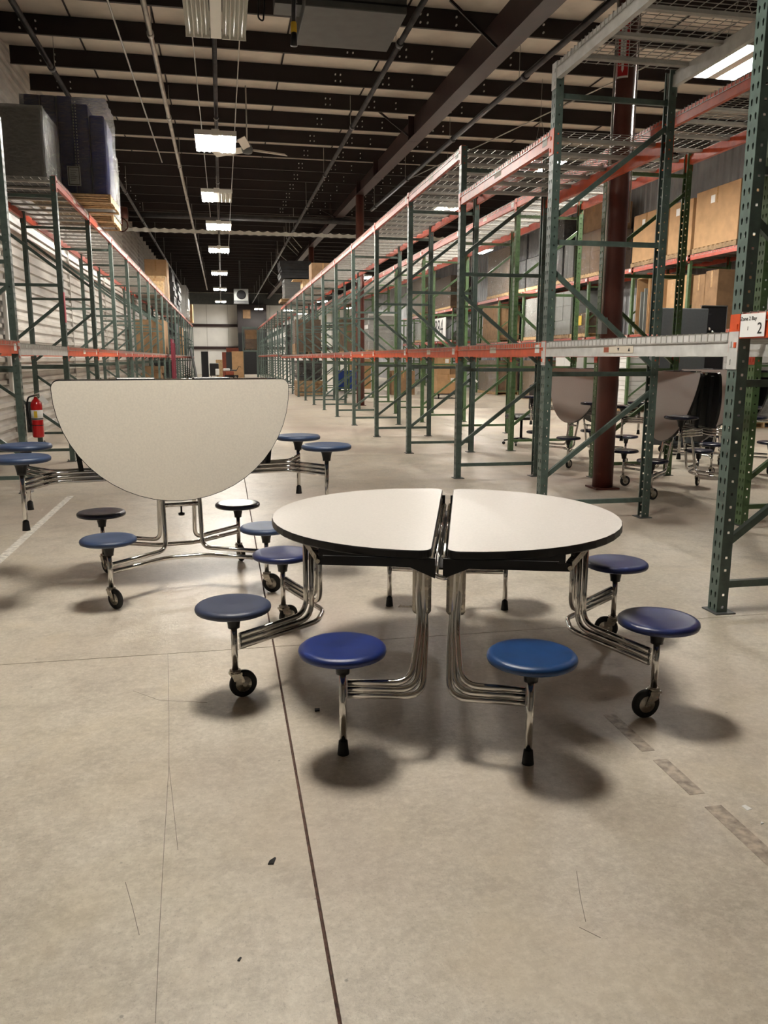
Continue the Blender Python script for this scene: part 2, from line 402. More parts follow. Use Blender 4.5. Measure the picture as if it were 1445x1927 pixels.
# columns
def column(x, y, r, label, sign=False):
    t = thing('steel_column', label, 'column', (x, y, 0))
    h = gz(y)-.02
    MB().lathe([(r, .02), (r, h)], n=28).build('shaft', M_COLM, t)
    MB().box(-r*1.25, r*1.25, -r*1.25, r*1.25, 0, .02).build('base_plate', M_COLM, t)
    if sign is not False:
        MB().tube([(-r-.02, -.05, 1.9), (-r-.02, -.05, h)], .013, 8).build('conduit', M_COND, t)
        MB().tube([(r+.018, -.02, 3.0), (r+.018, -.02, h)], .008, 8).build('conduit', M_COND, t)
        MB().box(-r-.05, -r+.02, -.11, -.01, 1.78, 1.96).build('junction_box', M_GREY, t)
        # curved column sign
        def arc(a0, a1, z0, z1, rr, n=8):
            vs = [(rr*math.cos(a0+(a1-a0)*k/n), rr*math.sin(a0+(a1-a0)*k/n), z) for z in (z0, z1) for k in range(n+1)]
            return MB().add(vs, [(k, k+1, n+2+k, n+1+k) for k in range(n)])
        ac = -PI/2-.68
        zt, zb = 5.05, 4.45
        s1 = arc(ac-.52, ac+.52, zb, zt, r+.003).build('sign', M_WHT, t)
        arc(ac-.46, ac+.46, zb+.02, zt-.02, r+.0045).build('sign_field', M_SIGN, s1)
        arc(ac-.24, ac+.24, zb+.17, zt-.10, r+.006).build('sign_strip', M_WHT, s1)
        # arrow head
        rr = r+.006
        def A(a, z): return (rr*math.cos(ac+a), rr*math.sin(ac+a), z)
        MB().add([A(-.36, zb+.17), A(0, zb+.17), A(0, zb+.05), A(.36, zb+.17)], [(0, 2, 1), (1, 2, 3)]).build('arrow', M_WHT, s1)
        txt = 'EXTINGUISHER'
        for i, chx in enumerate(txt):
            z = zt-.125-i*.0285
            textmesh(chx, .030, M_INK, 'letter', s1, ((r+.008)*math.cos(ac), (r+.008)*math.sin(ac), z), (PI/2, 0, ac+PI/2))
        textmesh('FIRE', .036, M_WHT, 'letter', s1, ((r+.007)*math.cos(ac), (r+.007)*math.sin(ac), zt-.055), (PI/2, 0, ac+PI/2))
    return t
column(4.355, 8.66, .118, 'round maroon steel column nearest the camera, with red fire extinguisher sign', True)
column(4.33, 25.8, .13, 'maroon steel column at the second row of racks, farther down the hall')
column(4.33, 40, .13, 'small distant maroon steel column past the dark wrapped stack')

# ---------------------------------------------------------------- pallet racks
HP = 3.972; NP_ = 52; PT = HP/NP_
def punched_post():
    mb = MB()
    def cell(fn, a0, a1, z0, z1, hole):
        c = [(a0, z0), ((a0+a1)/2, z0), (a1, z0), (a1, (z0+z1)/2), (a1, z1), ((a0+a1)/2, z1), (a0, z1), (a0, (z0+z1)/2)]
        mb.add([fn(*p) for p in c+hole], [(i, (i+1) % 8, 8+(i+1) % 8, 8+i) for i in range(8)])
    for k in range(NP_):
        z0, z1 = k*PT, (k+1)*PT; zc = (z0+z1)/2
        for s in (-1, 1):
            a0, a1 = sorted((0, s*.045)); ac = s*.021
            h = [(ac-.004, zc-.017), (ac, zc-.019), (ac+.004, zc-.017), (ac+.006, zc-.004), (ac+.0085, zc+.009), (ac, zc+.019), (ac-.0085, zc+.009), (ac-.006, zc-.004)]
            cell(lambda a, z: (0, a, z), a0, a1, z0, z1, h)
            ac2 = .036
            h2 = [(ac2-.007, zc-.007), (ac2, zc-.0075), (ac2+.007, zc-.007), (ac2+.0075, zc), (ac2+.007, zc+.007), (ac2, zc+.0075), (ac2-.007, zc+.007), (ac2-.0075, zc)]
            cell(lambda a, z, s=s: (a, s*.045, z), 0, .07, z0, z1, h2)
    for s in (-1, 1):
        mb.add([(.07, s*.045, 0), (.07, s*.030, 0), (.07, s*.030, HP), (.07, s*.045, HP)], [(0, 1, 2, 3)])
    return mb
def plain_post():
    mb = MB()
    P = [(.07, -.03), (.07, -.045), (0, -.045), (0, .045), (.07, .045), (.07, .03)]
    vs = [(x, y, z) for z in (0, HP) for x, y in P]
    mb.add(vs, [(i, i+1, 7+i, 6+i) for i in range(5)]); return mb
_pp = punched_post(); _pl = plain_post()
POST = {}
for nm, mm in (('a', M_GRN), ('b', M_GRN2)):
    POST[nm, 1] = _pp.mesh('post', mm); POST[nm, 0] = _pl.mesh('post', mm)
FOOT = MB().box(-.02, .11, -.075, .075, 0, .008).mesh('foot_plate', M_DGREY)
ANCH = MB().lathe([(.009, .008), (.009, .035)], (.092, .055, 0), 6).mesh('anchor_bolt', M_ZNC)
_c = {}
def cached(key, fn):
    if key not in _c: _c[key] = fn()
    return _c[key]
def brace_mesh(dx, dz, mm, key):
    def f():
        mb = MB(); mb.bar((0, 0, 0), (dx, 0, dz), .034, .042); return mb.mesh('brace', mm)
    return cached(('brace', round(dx, 3), round(dz, 3), key), f)
def beam_mesh(L, h, mm):
    def f():
        mb = MB()
        mb.prism([(0, 0), (.045, 0), (.045, h-.035), (.028, h-.035), (.028, h), (0, h)], .0, L, 'y')
        return mb.mesh('beam', mm)
    return cached(('beam', round(L, 3), h, mm.name), f)
def conn_mesh(mm):
    def f():
        mb = MB(); mb.box(-.006, 0, -.044, .044, -.075, .135); mb.box(-.006, .05, -.044, -.039, -.075, .135)
        mb.box(-.012, -.006, .012, .03, -.05, -.02); mb.box(-.012, -.006, .012, .03, .05, .08); return mb.mesh('beam_connector', mm)
    return cached(('conn', mm.name), f)
def deck_mesh(L, D, z):
    def f():
        mb = MB(); w_ = .0048
        n = int(L/.064)
        for i in range(n+1):
            y = .01+(L-.02)*i/n
            mb.box(-.002, D+.002, y-w_/2, y+w_/2, 0, w_)
            mb.box(-.002-w_, -.002, y-w_/2, y+w_/2, -.05, w_); mb.box(D+.002, D+.002+w_, y-w_/2, y+w_/2, -.05, w_)
        m_ = int(D/.105)
        for i in range(m_+1):
            x = .02+(D-.04)*i/m_
            mb.box(x-w_/2, x+w_/2, .01, L-.01, -w_, 0)
        for x in (-.002-w_*2, D+.002+w_):
            mb.box(x, x+w_, .01, L-.01, -.05, -.045)
        return mb.mesh('wire_deck', M_ZNC)
    return cached(('deck', round(L, 3), round(D, 3)), f)
def chan_mesh(D):
    def f():
        mb = MB(); P = [(-.025, 0), (-.025, -.028), (-.012, -.036), (.012, -.036), (.025, -.028), (.025, 0)]
        vs = [(x, a, b) for x in (.03, D-.03) for a, b in P]
        mb.add(vs, [(i, i+1, 7+i, 6+i) for i in range(5)]); return mb.mesh('support_channel', M_ZNC)
    return cached(('chan', round(D, 3)), f)
STICK = MB().box(-.001, 0, 0, .20, 0, .06).mesh('label_sticker', mat('pale_shelf_sticker', (.62, .56, .46), .6))
STICK2 = MB().box(-.001, 0, 0, .11, 0, .075).mesh('label_sticker', M_WHT)

def rack_row(label, X0, D, frames, levels, key='a', face=-1, detail_y=20, decks=True, goods=None, skip_low_brace=False):
    """frames: y list; levels(i) -> list of (z, h, material); face -1 means the aisle side is -X"""
    t = thing('pallet_rack', label, 'rack', (X0, frames[0], 0))
    gm = M_GRN if key == 'a' else M_GRN2
    y00 = frames[0]
    for i, y in enumerate(frames):
        det = 1 if abs(y) < detail_y else 0
        yl = y-y00
        for side in (0, 1):
            p = put(POST[key, det], 'post', t, (D if side else 0, yl, 0), PI if side else 0)
            put(FOOT, 'foot_plate', p)
            if det: put(ANCH, 'anchor_bolt', p)
        for z in (.17, 1.365, 2.515, 3.71):
            put(brace_mesh(D-.08, 0, gm, key), 'brace', t, (.04, yl, z))
        for za, zb in ((.41, 1.20), (2.28, 1.44), (2.72, 3.52)):
            if face > 0: pa, pb = zb, za
            else: pa, pb = za, zb
            put(brace_mesh(D-.08, pb-pa, gm, key), 'brace', t, (.04, yl, pa))
    for i in range(len(frames)-1):
        ya, yb = frames[i]-y00+.045, frames[i+1]-y00-.045; L = yb-ya
        for z, h, mm in levels(i):
            for side in (0, 1):
                o = put(beam_mesh(L, h, mm), 'beam', t, (0, ya, z) if not side else (D, yb, z), PI if side else 0)
                for yy in (0, L):
                    if side == 0 or True:
                        c = put(conn_mesh(mm), 'beam_connector', o, (0, -.045 if yy == 0 else L+.045, 0))
                        if yy: c.scale = (1, -1, 1)
                if frames[i] < 45:
                    vis = (side == 0) == (face < 0)
                    if vis and mm is not M_GRY:
                        put(STICK2, 'label_sticker', o, (-.001, .06, h*.25), 0)
                        if i % 3 != 1: put(STICK, 'label_sticker', o, (-.001, L*.47, h*.3), 0)
            if decks:
                for k in (0, 1):
                    d = put(deck_mesh(L/2-.01, D-.004, 0), 'wire_deck', t, (.002, ya+k*L/2+.005, z+h+.006))
                    for q in (.14, .5, .86):
                        put(chan_mesh(D), 'support_channel', d, (0, (L/2-.01)*q, -.004))
    return t

FA = [4.155+2.79*i for i in range(-1, 14)]
def levA(i):
    i -= 1
    if i == -1: return [(1.615, .135, M_ORG)]
    if i == 0: return [(1.52, .125, M_GRY), (3.835, .125, M_GRY)]
    if i == 1: return [(1.525, .12, M_ORG), (3.31, .13, M_ORG)]
    return [(1.525, .115, M_RED if i > 4 else M_ORG), (3.845, .115, M_RED)]
rackA = rack_row('long empty green pallet rack right of the aisle, grey beams on its nearest bay', 2.85, 1.12, FA, levA)
FB = [6.43+3.07*i for i in range(-1, 12)]
rackB = rack_row('leaf green pallet rack standing behind the nearest right-hand rack, folded tables under it', 4.60, 1.12, FB,
                 lambda i: [(1.53, .11, M_RED), (3.84, .12, M_ORG if i < 3 else M_RED)], 'b')
FA2 = [43.6+2.79*i for i in range(10)]
rackA2 = rack_row('distant green rack segment near the end wall, right of the aisle', 2.85, 1.12, FA2,
                  lambda i: [(1.62, .12, M_RED), (3.82, .12, M_RED)], detail_y=0)
FD = [12.42+2.87*i for i in range(-3, 19)]
def levD(i):
    i -= 3
    if i <= -2: return [(1.545, .13, M_ORG)]
    if i == -1: return [(1.53, .12, M_GRY)]
    return [(1.53, .12, M_RED if i > 1 else M_ORG), (3.845, .12, M_RED)]
rackD = rack_row('long green pallet rack standing along the ribbed left wall', -3.32, 1.12, FD, levD, face=1, detail_y=16)
FC = [12.8+2.79*i for i in range(0, 10)]
rackC = rack_row('loaded pallet rack against the grey right wall beyond the second aisle', 11.2, 1.12, FC,
                 lambda i: [(2.05, .12, M_RED), (3.86, .12, M_RED)], 'b', detail_y=0)
# bay sign on the nearest orange beam (row A, aisle side)
sg = MB().box(-.0015, 0, 0, .21, 0, .125).build('bay_sign', M_WHT, rackA, (-.010, 2.79-.045-.225, 1.622))
textmesh('Zone 2 Bay', .030, M_INK, 'sign_text', sg, (-.003, .14, .098), (PI/2, 0, -PI/2))
textmesh('1', .030, M_INK, 'sign_text', sg, (-.003, .14, .045), (PI/2, 0, -PI/2))
textmesh('2', .085, M_INK, 'sign_text', sg, (-.003, .04, .042), (PI/2, 0, -PI/2))
# caution sticker on the grey beam: pale strip with an arrow up and an arrow down
cs = MB().box(-.0015, 0, 0, .46, 0, .05).build('caution_sticker', mat('pale_shelf_sticker', (.62, .56, .46), .6), rackA, (-.002, 2.79+1.15, 1.545))
MB().box(-.0022, -.0015, .37, .45, .006, .044).build('sticker_bars', M_RUST, cs)
for yy, s in ((.22, -1), (.06, 1)):
    MB().prism([(yy-.016, .024-s*.013), (yy+.016, .024-s*.013), (yy, .024+s*.013)], -.0024, -.0015, 'x').build('sticker_arrow', M_INK, cs)
# red guard painted on one left post
MB().box(1.118, 1.126, -.05, .05, 2.0, 2.42).build('red_tape', mat('red_tape', (.42, .01, .04), .4), rackD, (0, 2.87*4-2.87+.0, 0))

# ---------------------------------------------------------------- cafeteria tables with stools
R_T = .0145
R_A = .0128
def halfoutline(u0, u1, V, rc=.05, n=26):
    pts = [(u0+rc*(1-math.cos(a)), -V+rc-rc*math.sin(a)) for a in [PI/2*k/5 for k in range(6)]]
    uc = u0+rc
    for k in range(1, n):
        a = -PI/2+PI*k/n
        pts.append((uc+(u1-uc)*math.cos(a), V*math.sin(a)))
    pts += [(u0+rc*(1-math.sin(a)), V-rc+rc*math.cos(a)) for a in [PI/2*k/5 for k in range(6)]]
    return pts
def inset(p, d):
    cx = sum(a for a, b in p)/len(p); out = []
    n = len(p)
    for i in range(n):
        ax, ay = p[i-1]; bx, by = p[(i+1) % n]; dx, dy = bx-ax, by-ay; l = math.hypot(dx, dy) or 1
        out.append((p[i][0]-dy/l*d, p[i][1]+dx/l*d))
    return out
def seat_mesh(c):
    return cached(('seat', c), lambda: MB().lathe([(.0, .006), (.02, .0075), (.11, .010), (.140, .012), (.155, .010), (.1645, .002), (.1665, -.008), (.163, -.018), (.150, -.024), (.148, -.021), (.03, -.018), (0, -.018)][::-1], n=40).mesh('seat', M_BLUE[c]))
BOSS = MB().lathe([(0, -.10), (.026, -.10), (.027, -.085), (.034, -.05), (.046, -.028), (.075, -.018), (0, -.018)], n=20).mesh('seat_hub', M_BLK)
SCREW = MB().lathe([(0, -.035), (.006, -.035), (.006, -.028), (0, -.028)], n=8).mesh('hub_screw', M_CHR)
WHEEL = MB().lathe([(.0, -.014), (.030, -.014), (.034, -.012), (.0555, -.013), (.0625, -.007), (.0625, .007), (.0555, .013), (.034, .012), (.030, .014), (0, .014)], n=28, axis='y').mesh('wheel', M_RUB)
RIM = MB().lathe([(.0, -.017), (.012, -.017), (.014, -.0145), (.035, -.0145), (.037, -.013), (.037, .013), (.035, .0145), (.014, .0145), (.012, .017), (0, .017)], n=20, axis='y').mesh('wheel_rim', M_CHRW)
_f = MB(); 
_f.prism([(-.022, .115), (.022, .115), (.048, .060), (.040, .052), (.030, .066), (-.012, .085)], -.021, -.0165, 'y')
_f.prism([(-.022, .115), (.022, .115), (.048, .060), (.040, .052), (.030, .066), (-.012, .085)], .0165, .021, 'y')
_f.box(-.026, .026, -.022, .022, .110, .120); _f.lathe([(.026, .120), (.026, .132), (.017, .134)], n=16)
_f.tube([(.034, -.024, .0625), (.034, .024, .0625)], .008, 8)
FORK = _f.mesh('caster_fork', M_CHRW)
GLIDE = MB().lathe([(0, 0), (.023, 0), (.022, .006), (.0175, .055), (0, .055)], n=16).mesh('foot_cap', M_RUB)
def stool(t, x, y, zs, color, caster, ang=0.0, zbot=0.0, hubang=0):
    """one seat: post, seat, hub, foot; zs = seat height, zbot = ground level of its foot"""
    p = put(cached(('spost', round(zs-zbot, 3), caster), lambda: MB().tube([(0, 0, .13 if caster else .02), (0, 0, zs-zbot-.09)], R_T, 12).mesh('stool_post', M_CHR)), 'stool_post', t, (x, y, zbot))
    s = put(seat_mesh(color), 'seat', t, (x, y, zs))
    put(BOSS, 'seat_hub', s); 
    if caster:
        f = put(FORK, 'caster_fork', t, (x, y, zbot), ang)
        wv = put(WHEEL, 'wheel', f, (.034, 0, .0625)); put(RIM, 'wheel_rim', f, (.034, 0, .0625))
    else:
        put(GLIDE, 'foot_cap', p)
    return s

def open_table(label, loc, rz, colors, castang):
    t = thing('cafeteria_table', label, 'table', loc, rz)
    H_ = .77
    for h in (-1, 1):
        out = halfoutline(.030, .822, .760)
        top = MB(); top.T = Matrix.Diagonal((h, 1, 1, 1))
        tp = MB(); tp.prism([(h*a, b) for a, b in inset(out, .003)][::h], H_-.004, H_)
        tt = tp.build('tabletop', M_LAM, t)
        eb = MB(); o2 = [(h*a, b) for a, b in out][::h]; o3 = [(h*a, b) for a, b in inset(out, .007)][::h]
        n = len(o2)
        vs = [(a, b, H_-.036) for a, b in o3]+[(a, b, H_-.030) for a, b in o2]+[(a, b, H_-.005) for a, b in o2]+[(a, b, H_-.001) for a, b in [(h*a, b) for a, b in inset(out, .003)][::h]]
        fs = [tuple(range(n-1, -1, -1))]
        for k in range(3): fs += [(k*n+i, k*n+(i+1) % n, (k+1)*n+(i+1) % n, (k+1)*n+i) for i in range(n)]
        eb.add(vs, fs).build('edge_band', M_BLK, tt)
        # caster frame
        zt = [.290, .264, .238]
        for s in (-1, 1):
            mb = MB()
            for k, z in enumerate(zt[:2]):
                px, py = .91-.022, .48-.012
                bx, by = .655-.024*k, .130-.018*k
                mb.tube([(h*px, s*py, z), (h*bx, s*by, z), (h*bx, s*by, .735)], R_A, 12, bend=.085, seg=8)
            mb.build('leg_frame', M_CHR, t)
        mb = MB(); z = zt[2]
        mb.tube([(h*.888, -.468, z), (h*.61, -.088, z), (h*.61, .088, z), (h*.888, .468, z)], R_A, 12, bend=.05, seg=6)
        mb.build('floor_bar', M_CHR, t)
        for s in (-1, 1):
            stool(t, h*.91, s*.48, .43, colors[(h, s, 'c')], True, castang[(h, s)])
        # glide frame
        for s in (-1, 1):
            mb = MB()
            for k, z in enumerate((.290, .264, .238)):
                y1 = .905+(.0 if k < 2 else .0)
                mb.tube([(h*.335, s*.937, z), (h*(.095-.023*k), s*.915, z), (h*(.072-.012*k), s*(.735-.012*k), .47-.012*k), (h*(.084-.022*min(k, 1)), s*(.712-.022*(k == 2)), .60), (h*(.084-.022*min(k, 1)), s*(.712-.022*(k == 2)), .735)], R_A, 12, bend=.07, seg=7)
            mb.build('leg_frame', M_CHR, t)
            MB().box(min(h*.03, h*.105), max(h*.03, h*.105), s*.705-.019, s*.705+.019, .50, .73, .012).build('leg_sleeve', M_CHRW, t)
            stool(t, h*.352, s*.945, .43, colors[(h, s, 'g')], False)
        # cross bar, bracket arm and black link
        MB().tube([(h*.64, -.12, .655), (h*.64, .12, .655)], .013, 10).build('cross_bar', M_CHR, t)
        MB().bar((h*.65, -.13, .655), (h*.560, -.29, .607), .028, .034).build('link_bracket', M_CHRW, t)
        MB().bar((h*.56, -.305, .602), (h*.06, -.32, .606), .020, .036).build('link_bar', M_BLKM, t)
        MB().tube([(h*.56, -.325, .602), (h*.56, -.280, .602)], .011, 10).build('link_bolt', M_CHRW, t)
        for s in (-1, 1):
            MB().prism([(h*.015, .735), (h*.46, .735), (h*.44, .722), (h*.24, .706), (h*.12, .700), (h*.015, .655)][::h], s*.738-.006, s*.738+.006, 'y').build('hinge_plate', M_BLKM, t)
            MB().box(min(h*.05, h*.50), max(h*.05, h*.50), s*.60-.018, s*.60+.018, .700, .734).build('top_rail', M_BLKM, t)
    MB().box(-.034, .034, -.64, .60, .664, .672).build('gap_light_stop', M_BLKM, t)  # plate added under the gap so lamp light does not fall through
    for x, rr in ((-.014, .0115), (.016, .0115)):
        MB().tube([(x, -.60, .706), (x, .58, .706)], rr, 10).build('torsion_tube', M_CHR, t)
    MB().tube([(-.010, -.60, .716), (-.012, -.74, .665), (.028, -.74, .655), (.030, -.62, .70)], .010, 10, bend=.015).build('release_lever', M_CHR, t)
    MB().prism([(-.105, .52), (-.165, .52), (-.150, .537), (-.148, .527), (-.105, .527)], -.705, -.700, 'y').build('latch_hook', M_CHRW, t)
    MB().prism([(.130, .545), (.165, .545), (.145, .56)], .705, .710, 'y').build('latch_hook', M_CHRW, t)
    MB().box(-.47, -.435, .40, .44, .695, .735).build('yellow_tag', M_YEL, t)
    return t

C1 = {(-1, -1, 'c'): 'slate', (-1, 1, 'c'): 'navy', (1, -1, 'c'): 'navy', (1, 1, 'c'): 'navy',
      (-1, -1, 'g'): 'royal', (1, -1, 'g'): 'teal', (-1, 1, 'g'): 'navy', (1, 1, 'g'): 'navy'}
open_table('round off-white cafeteria table opened flat, nearest the camera, eight blue stools attached', (1.015, 3.626, 0), -math.radians(17), C1,
           {(-1, -1): .55, (-1, 1): .9, (1, -1): 3.5, (1, 1): 2.8})

def folded_table(label, loc, rz, lam, colors, cast, zt=1.365, splay=.05, raised=.93, vr=.93, lit=None):
    """local x = u (thickness), y = v (along the straight edge); halves hang back to back"""
    t = thing('folded_cafeteria_table', label, 'table', loc, rz)
    out = halfoutline(0, .785, .745)
    for h in (-1, 1):
        # plane: s (down the half) -> z ; keep local frame: a=down, b=v, c=outward
        ang = math.atan2(splay, .785)
        def P(a, b, c): return (h*(.075+a*math.sin(ang)+c*math.cos(ang)), b, zt-a*math.cos(ang)+c*math.sin(ang))
        def slab(poly, c0, c1):
            mb = MB(); n = len(poly)
            vs = [P(a, b, c0) for a, b in poly]+[P(a, b, c1) for a, b in poly]
            fs = [tuple(range(n-1, -1, -1)), tuple(range(n, 2*n))]+[(i, (i+1) % n, n+(i+1) % n, n+i) for i in range(n)]
            return mb.add(vs, fs)
        tt = slab(inset(out, .004), .0285, .032).build('tabletop', lam, t)
        slab(out, 0, .029).build('edge_band', M_BLK, tt)
        for s in (-1, 1):
            mb = MB()
            mb.tube([(h*.43, s*.47, .266), (h*.165, s*.118, .266), (h*.15, s*.118, .40), (h*.055, s*.118, .95), (h*.05, s*.118, 1.28)], R_T, 12, bend=.08, seg=7)
            mb.build('leg_frame', M_CHR, t)
            stool(t, h*.45, s*.482, .43, colors[(h, s, 'c')], True, cast[(h, s)])
            stool(t, h*.35, s*vr, raised, colors[(h, s, 'g')], False, 0, raised-.43)
        MB().tube([(h*.43, -.47, .222), (h*.20, -.13, .222), (h*.20, .13, .222), (h*.43, .47, .222)], R_T, 12, bend=.06, seg=6).build('floor_bar', M_CHR, t)
        MB().tube([(h*.118, -.118, .555), (h*.118, .118, .555)], .014, 10).build('cross_bar', M_CHR, t)
        mb = MB(); zz = raised-.43
        for k in range(3):
            z = zz+.290-.027*k
            mb.tube([(h*.335, -vr, z), (h*.05, -vr+.16, z), (h*.045, vr-.16, z), (h*.335, vr, z)], R_A, 10, bend=.05, seg=5)
        mb.build('raised_arm', M_CHR, t)
        for s in (-1, 1):
            MB().bar((h*.05, s*.66, 1.33), (h*.055, s*.60, .80), .03, .03).build('inner_rail', M_BLKM, t)
    MB().tube([(0, -.62, zt-.01), (0, .62, zt-.01)], .015, 10).build('hinge_tube', M_CHR, t)
    MB().box(-.06, .06, -.36, -.12, zt-.012, zt+.012, .006).build('hinge_cap', M_BLK, t)
    MB().box(-.06, .06, .12, .36, zt-.012, zt+.012, .006).build('hinge_cap', M_BLK, t)
    MB().lathe([(0, -.02), (.02, -.02), (.022, -.005), (.006, 0), (.006, .06), (0, .06)], (.10, 0, .50), 10).build('lock_knob', M_BLK, t)
    return t
C2 = {(1, -1, 'c'): 'dusty', (1, 1, 'c'): 'dusty', (-1, -1, 'c'): 'dark', (-1, 1, 'c'): 'dark', (1, -1, 'g'): 'dusty', (1, 1, 'g'): 'dusty', (-1, -1, 'g'): 'dusty', (-1, 1, 'g'): 'dusty'}
CA = {(1, -1): .6, (1, 1): .9, (-1, -1): .4, (-1, 1): .2}
folded_table('cream cafeteria table folded upright behind the open table, blue stools raised at its sides', (-.325, 5.44, 0), math.radians(-79.5), M_LAMC, C2, CA)
CD = {k: 'dark' for k in C2}
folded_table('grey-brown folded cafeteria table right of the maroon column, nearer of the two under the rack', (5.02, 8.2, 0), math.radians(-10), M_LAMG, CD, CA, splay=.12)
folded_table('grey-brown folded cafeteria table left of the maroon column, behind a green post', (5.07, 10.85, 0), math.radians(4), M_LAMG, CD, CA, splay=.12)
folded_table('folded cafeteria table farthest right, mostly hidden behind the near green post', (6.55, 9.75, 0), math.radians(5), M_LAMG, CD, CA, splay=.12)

# ---------------------------------------------------------------- lamps and roof services
TUBE_L = MB().tube([(0, -.56, 0), (0, .56, 0)], .014, 8).mesh('fluorescent_tube', M_TUBE)
TUBE_O = MB().tube([(0, -.56, 0), (0, .56, 0)], .014, 8).mesh('fluorescent_tube', M_TOFF)
def reflector(s):
    mb = MB(); P = []
    x = .075
    for k in range(3):
        P += [(x, 0), (x+.012, .045), (x+.045, .07), (x+.078, .045), (x+.09, 0)]; x += .098
    vs = [(s*a, y, b) for y in (-.60, .60) for a, b in P]; n = len(P)
    mb.add(vs, [(i, i+1, n+i+1, n+i) for i in range(n-1)])
    for y in (-.60, .60):
        mb.box(min(s*.07, s*.37), max(s*.07, s*.37), y-.004, y+.004, .0, .085)
    return mb.mesh('reflector', M_REFL)
REF = {s: reflector(s) for s in (-1, 1)}
HOUS = MB().box(-.07, .07, -.60, .60, 0, .11, .01).mesh('housing', M_REFL)
HANG = MB().tube([(0, -.45, .11), (0, 0, .75)], .004, 6).tube([(0, .45, .11), (0, 0, .75)], .004, 6).tube([(0, 0, .75), (0, 0, 1.3)], .004, 6).mesh('hanger', M_COND)
def high_bay(x, y, z, label, on='LR', rz=0.0, group=None):
    dz = .034 if (abs(x) < 1 and y < 12) else (.016 if y < 12 else -.004)   # how deep the tubes sit in the reflector
    t = thing('high_bay_light', label, 'light', (x, y, z), rz, group)
    put(HOUS, 'housing', t); h = put(HANG, 'hanger', t); h.scale = (1, 1, ((5.905 if abs(x) < .5 and y > 5 else roof(y)+.31)-z)/1.3)
    for s, c in ((-1, 'L'), (1, 'R')):
        r = put(REF[s], 'reflector', t)
        for k in range(3): put(TUBE_L if c in on else TUBE_O, 'fluorescent_tube', t, (s*(.12+.098*k), 0, dz))
    return t
for x, y, z, lb, on in (
    (.05, 10.5, 5.42, 'unlit ribbed high bay light at the top of the photo, nearest in the centre row', ''),
    (0, 16.1, 5.4, 'lit high bay light beside the ceiling fan, brightest of the centre row', 'LR'),
    (-.02, 21.2, 5.4, 'high bay light with only its left bank of tubes lit', 'L'),
    (0, 25.8, 5.4, 'lit high bay light just above the white scalloped strip', 'LR'),
    (-.02, 31.3, 5.4, 'lit high bay light just below the white scalloped strip', 'LR'),
    (-.04, 39.6, 5.4, 'lit high bay light third from the far end of the centre row', 'LR'),
    (-.05, 48.6, 5.4, 'lit high bay light second from the far end of the centre row', 'LR'),
    (-.04, 59.0, 5.4, 'lit high bay light farthest down the centre row, above the end wall', 'LR'),
    (.15, 4.1, 5.2, 'lit high bay light out of view directly above the open table', 'LR'),
    (6.9, 10.5, 5.4, 'lit high bay light at the upper right edge, largest in view', 'LR'),
    (6.55, 16.6, 5.4, 'lit high bay light seen through the mesh deck at the upper right', 'LR'),
    (6.0, 21.7, 5.4, 'lit high bay light under the mesh deck left of the tall green frame', 'LR'),
    (6.84, 40.0, 5.4, 'lit high bay light in the far part of the second aisle', 'LR'),
    (6.84, 57.0, 5.4, 'tiny lit high bay light glimpsed through the distant right rack', 'LR'),
    (7.0, 73.0, 5.4, 'added fill light behind the far right rack, brightening the end wall', 'LR'),  # lamp added behind the racks to brighten the end wall
    (9.6, 64.0, 5.4, 'added fill light beyond the second aisle, brightening the end wall', 'LR'),  # another added lamp, gives the end wall more light
    (5.4, 68.0, 5.4, 'added fill light over the far right rack segment, for the end wall', 'LR'),  # added lamp, extra light for the hall end
    (3.3, 75.5, 5.9, 'added fill light close to the dark partition, for the end wall', 'LR'),  # lamp added close to the end wall to lift its brightness
    (9.4, 29.5, 5.4, 'added fill light out of view above the far loaded shelves', 'LR')):  # unseen lamp added to light the loaded right wall shelves
    high_bay(x, y, z, lb, on)

def pipe(name, label, pts, r, m, couplings=None, cat='pipe'):
    t = thing(name, label, cat, pts[0])
    o = Vector(pts[0]); q = [Vector(p)-o for p in pts]
    MB().tube(q, r, 10).build('pipe_run', m, t)
    d = (q[-1]-q[0]); L = d.length; d = d/L
    if couplings:
        k = couplings
        while k < L-.5:
            c = q[0]+d*k
            f = MB().tube([c-d*.06, c+d*.06], r*1.35, 10).build('coupling', m, t)
            y = (o+c).y
            MB().tube([c+Vector((0, .3, 0)), Vector((c.x, c.y+.3, roof(y)+.2-o.z))], .006, 6).build('hanger_rod', M_COND, t)
            k += couplings
    return t
pipe('sprinkler_pipe', 'dark sprinkler pipe running overhead above the left wall rack', [(-2.68, 5, 6.3), (-2.6, 64.3, 6.3)], .045, M_PIPE, 5.2)
pipe('sprinkler_pipe', 'long bright steel pipe overhead between left rack and lamps', [(-.90, 5, 6.3), (-.96, 60, 6.3)], .040, M_COND, 4.3)
pipe('sprinkler_pipe', 'dark sprinkler pipe overhead slanting right of the lamps', [(2.88, 4, 6.3), (2.68, 73, 6.3)], .045, M_PIPE, 4.6)
pipe('sprinkler_pipe', 'dark pipe overhead behind the tall grey-beamed rack', [(5.5, 6, 6.3), (4.95, 27.2, 6.3)], .050, M_PIPE, 4.1)
pipe('conduit', 'thin conduit ending halfway along the ceiling at left', [(-1.5, 5, 6.55), (-1.40, 23, 6.55)], .016, M_COND, None, 'conduit')
pipe('lamp_rail', 'dark pipe carrying the centre row of lights', [(.04, 5, 5.95), (-.05, 68, 5.95)], .038, M_PIPE, 5.7, 'pipe')
pipe('conduit', 'thin conduit just left of the centre row of lights', [(-.30, 4, 6.2), (-.26, 29, 6.2)], .010, M_COND, None, 'conduit')
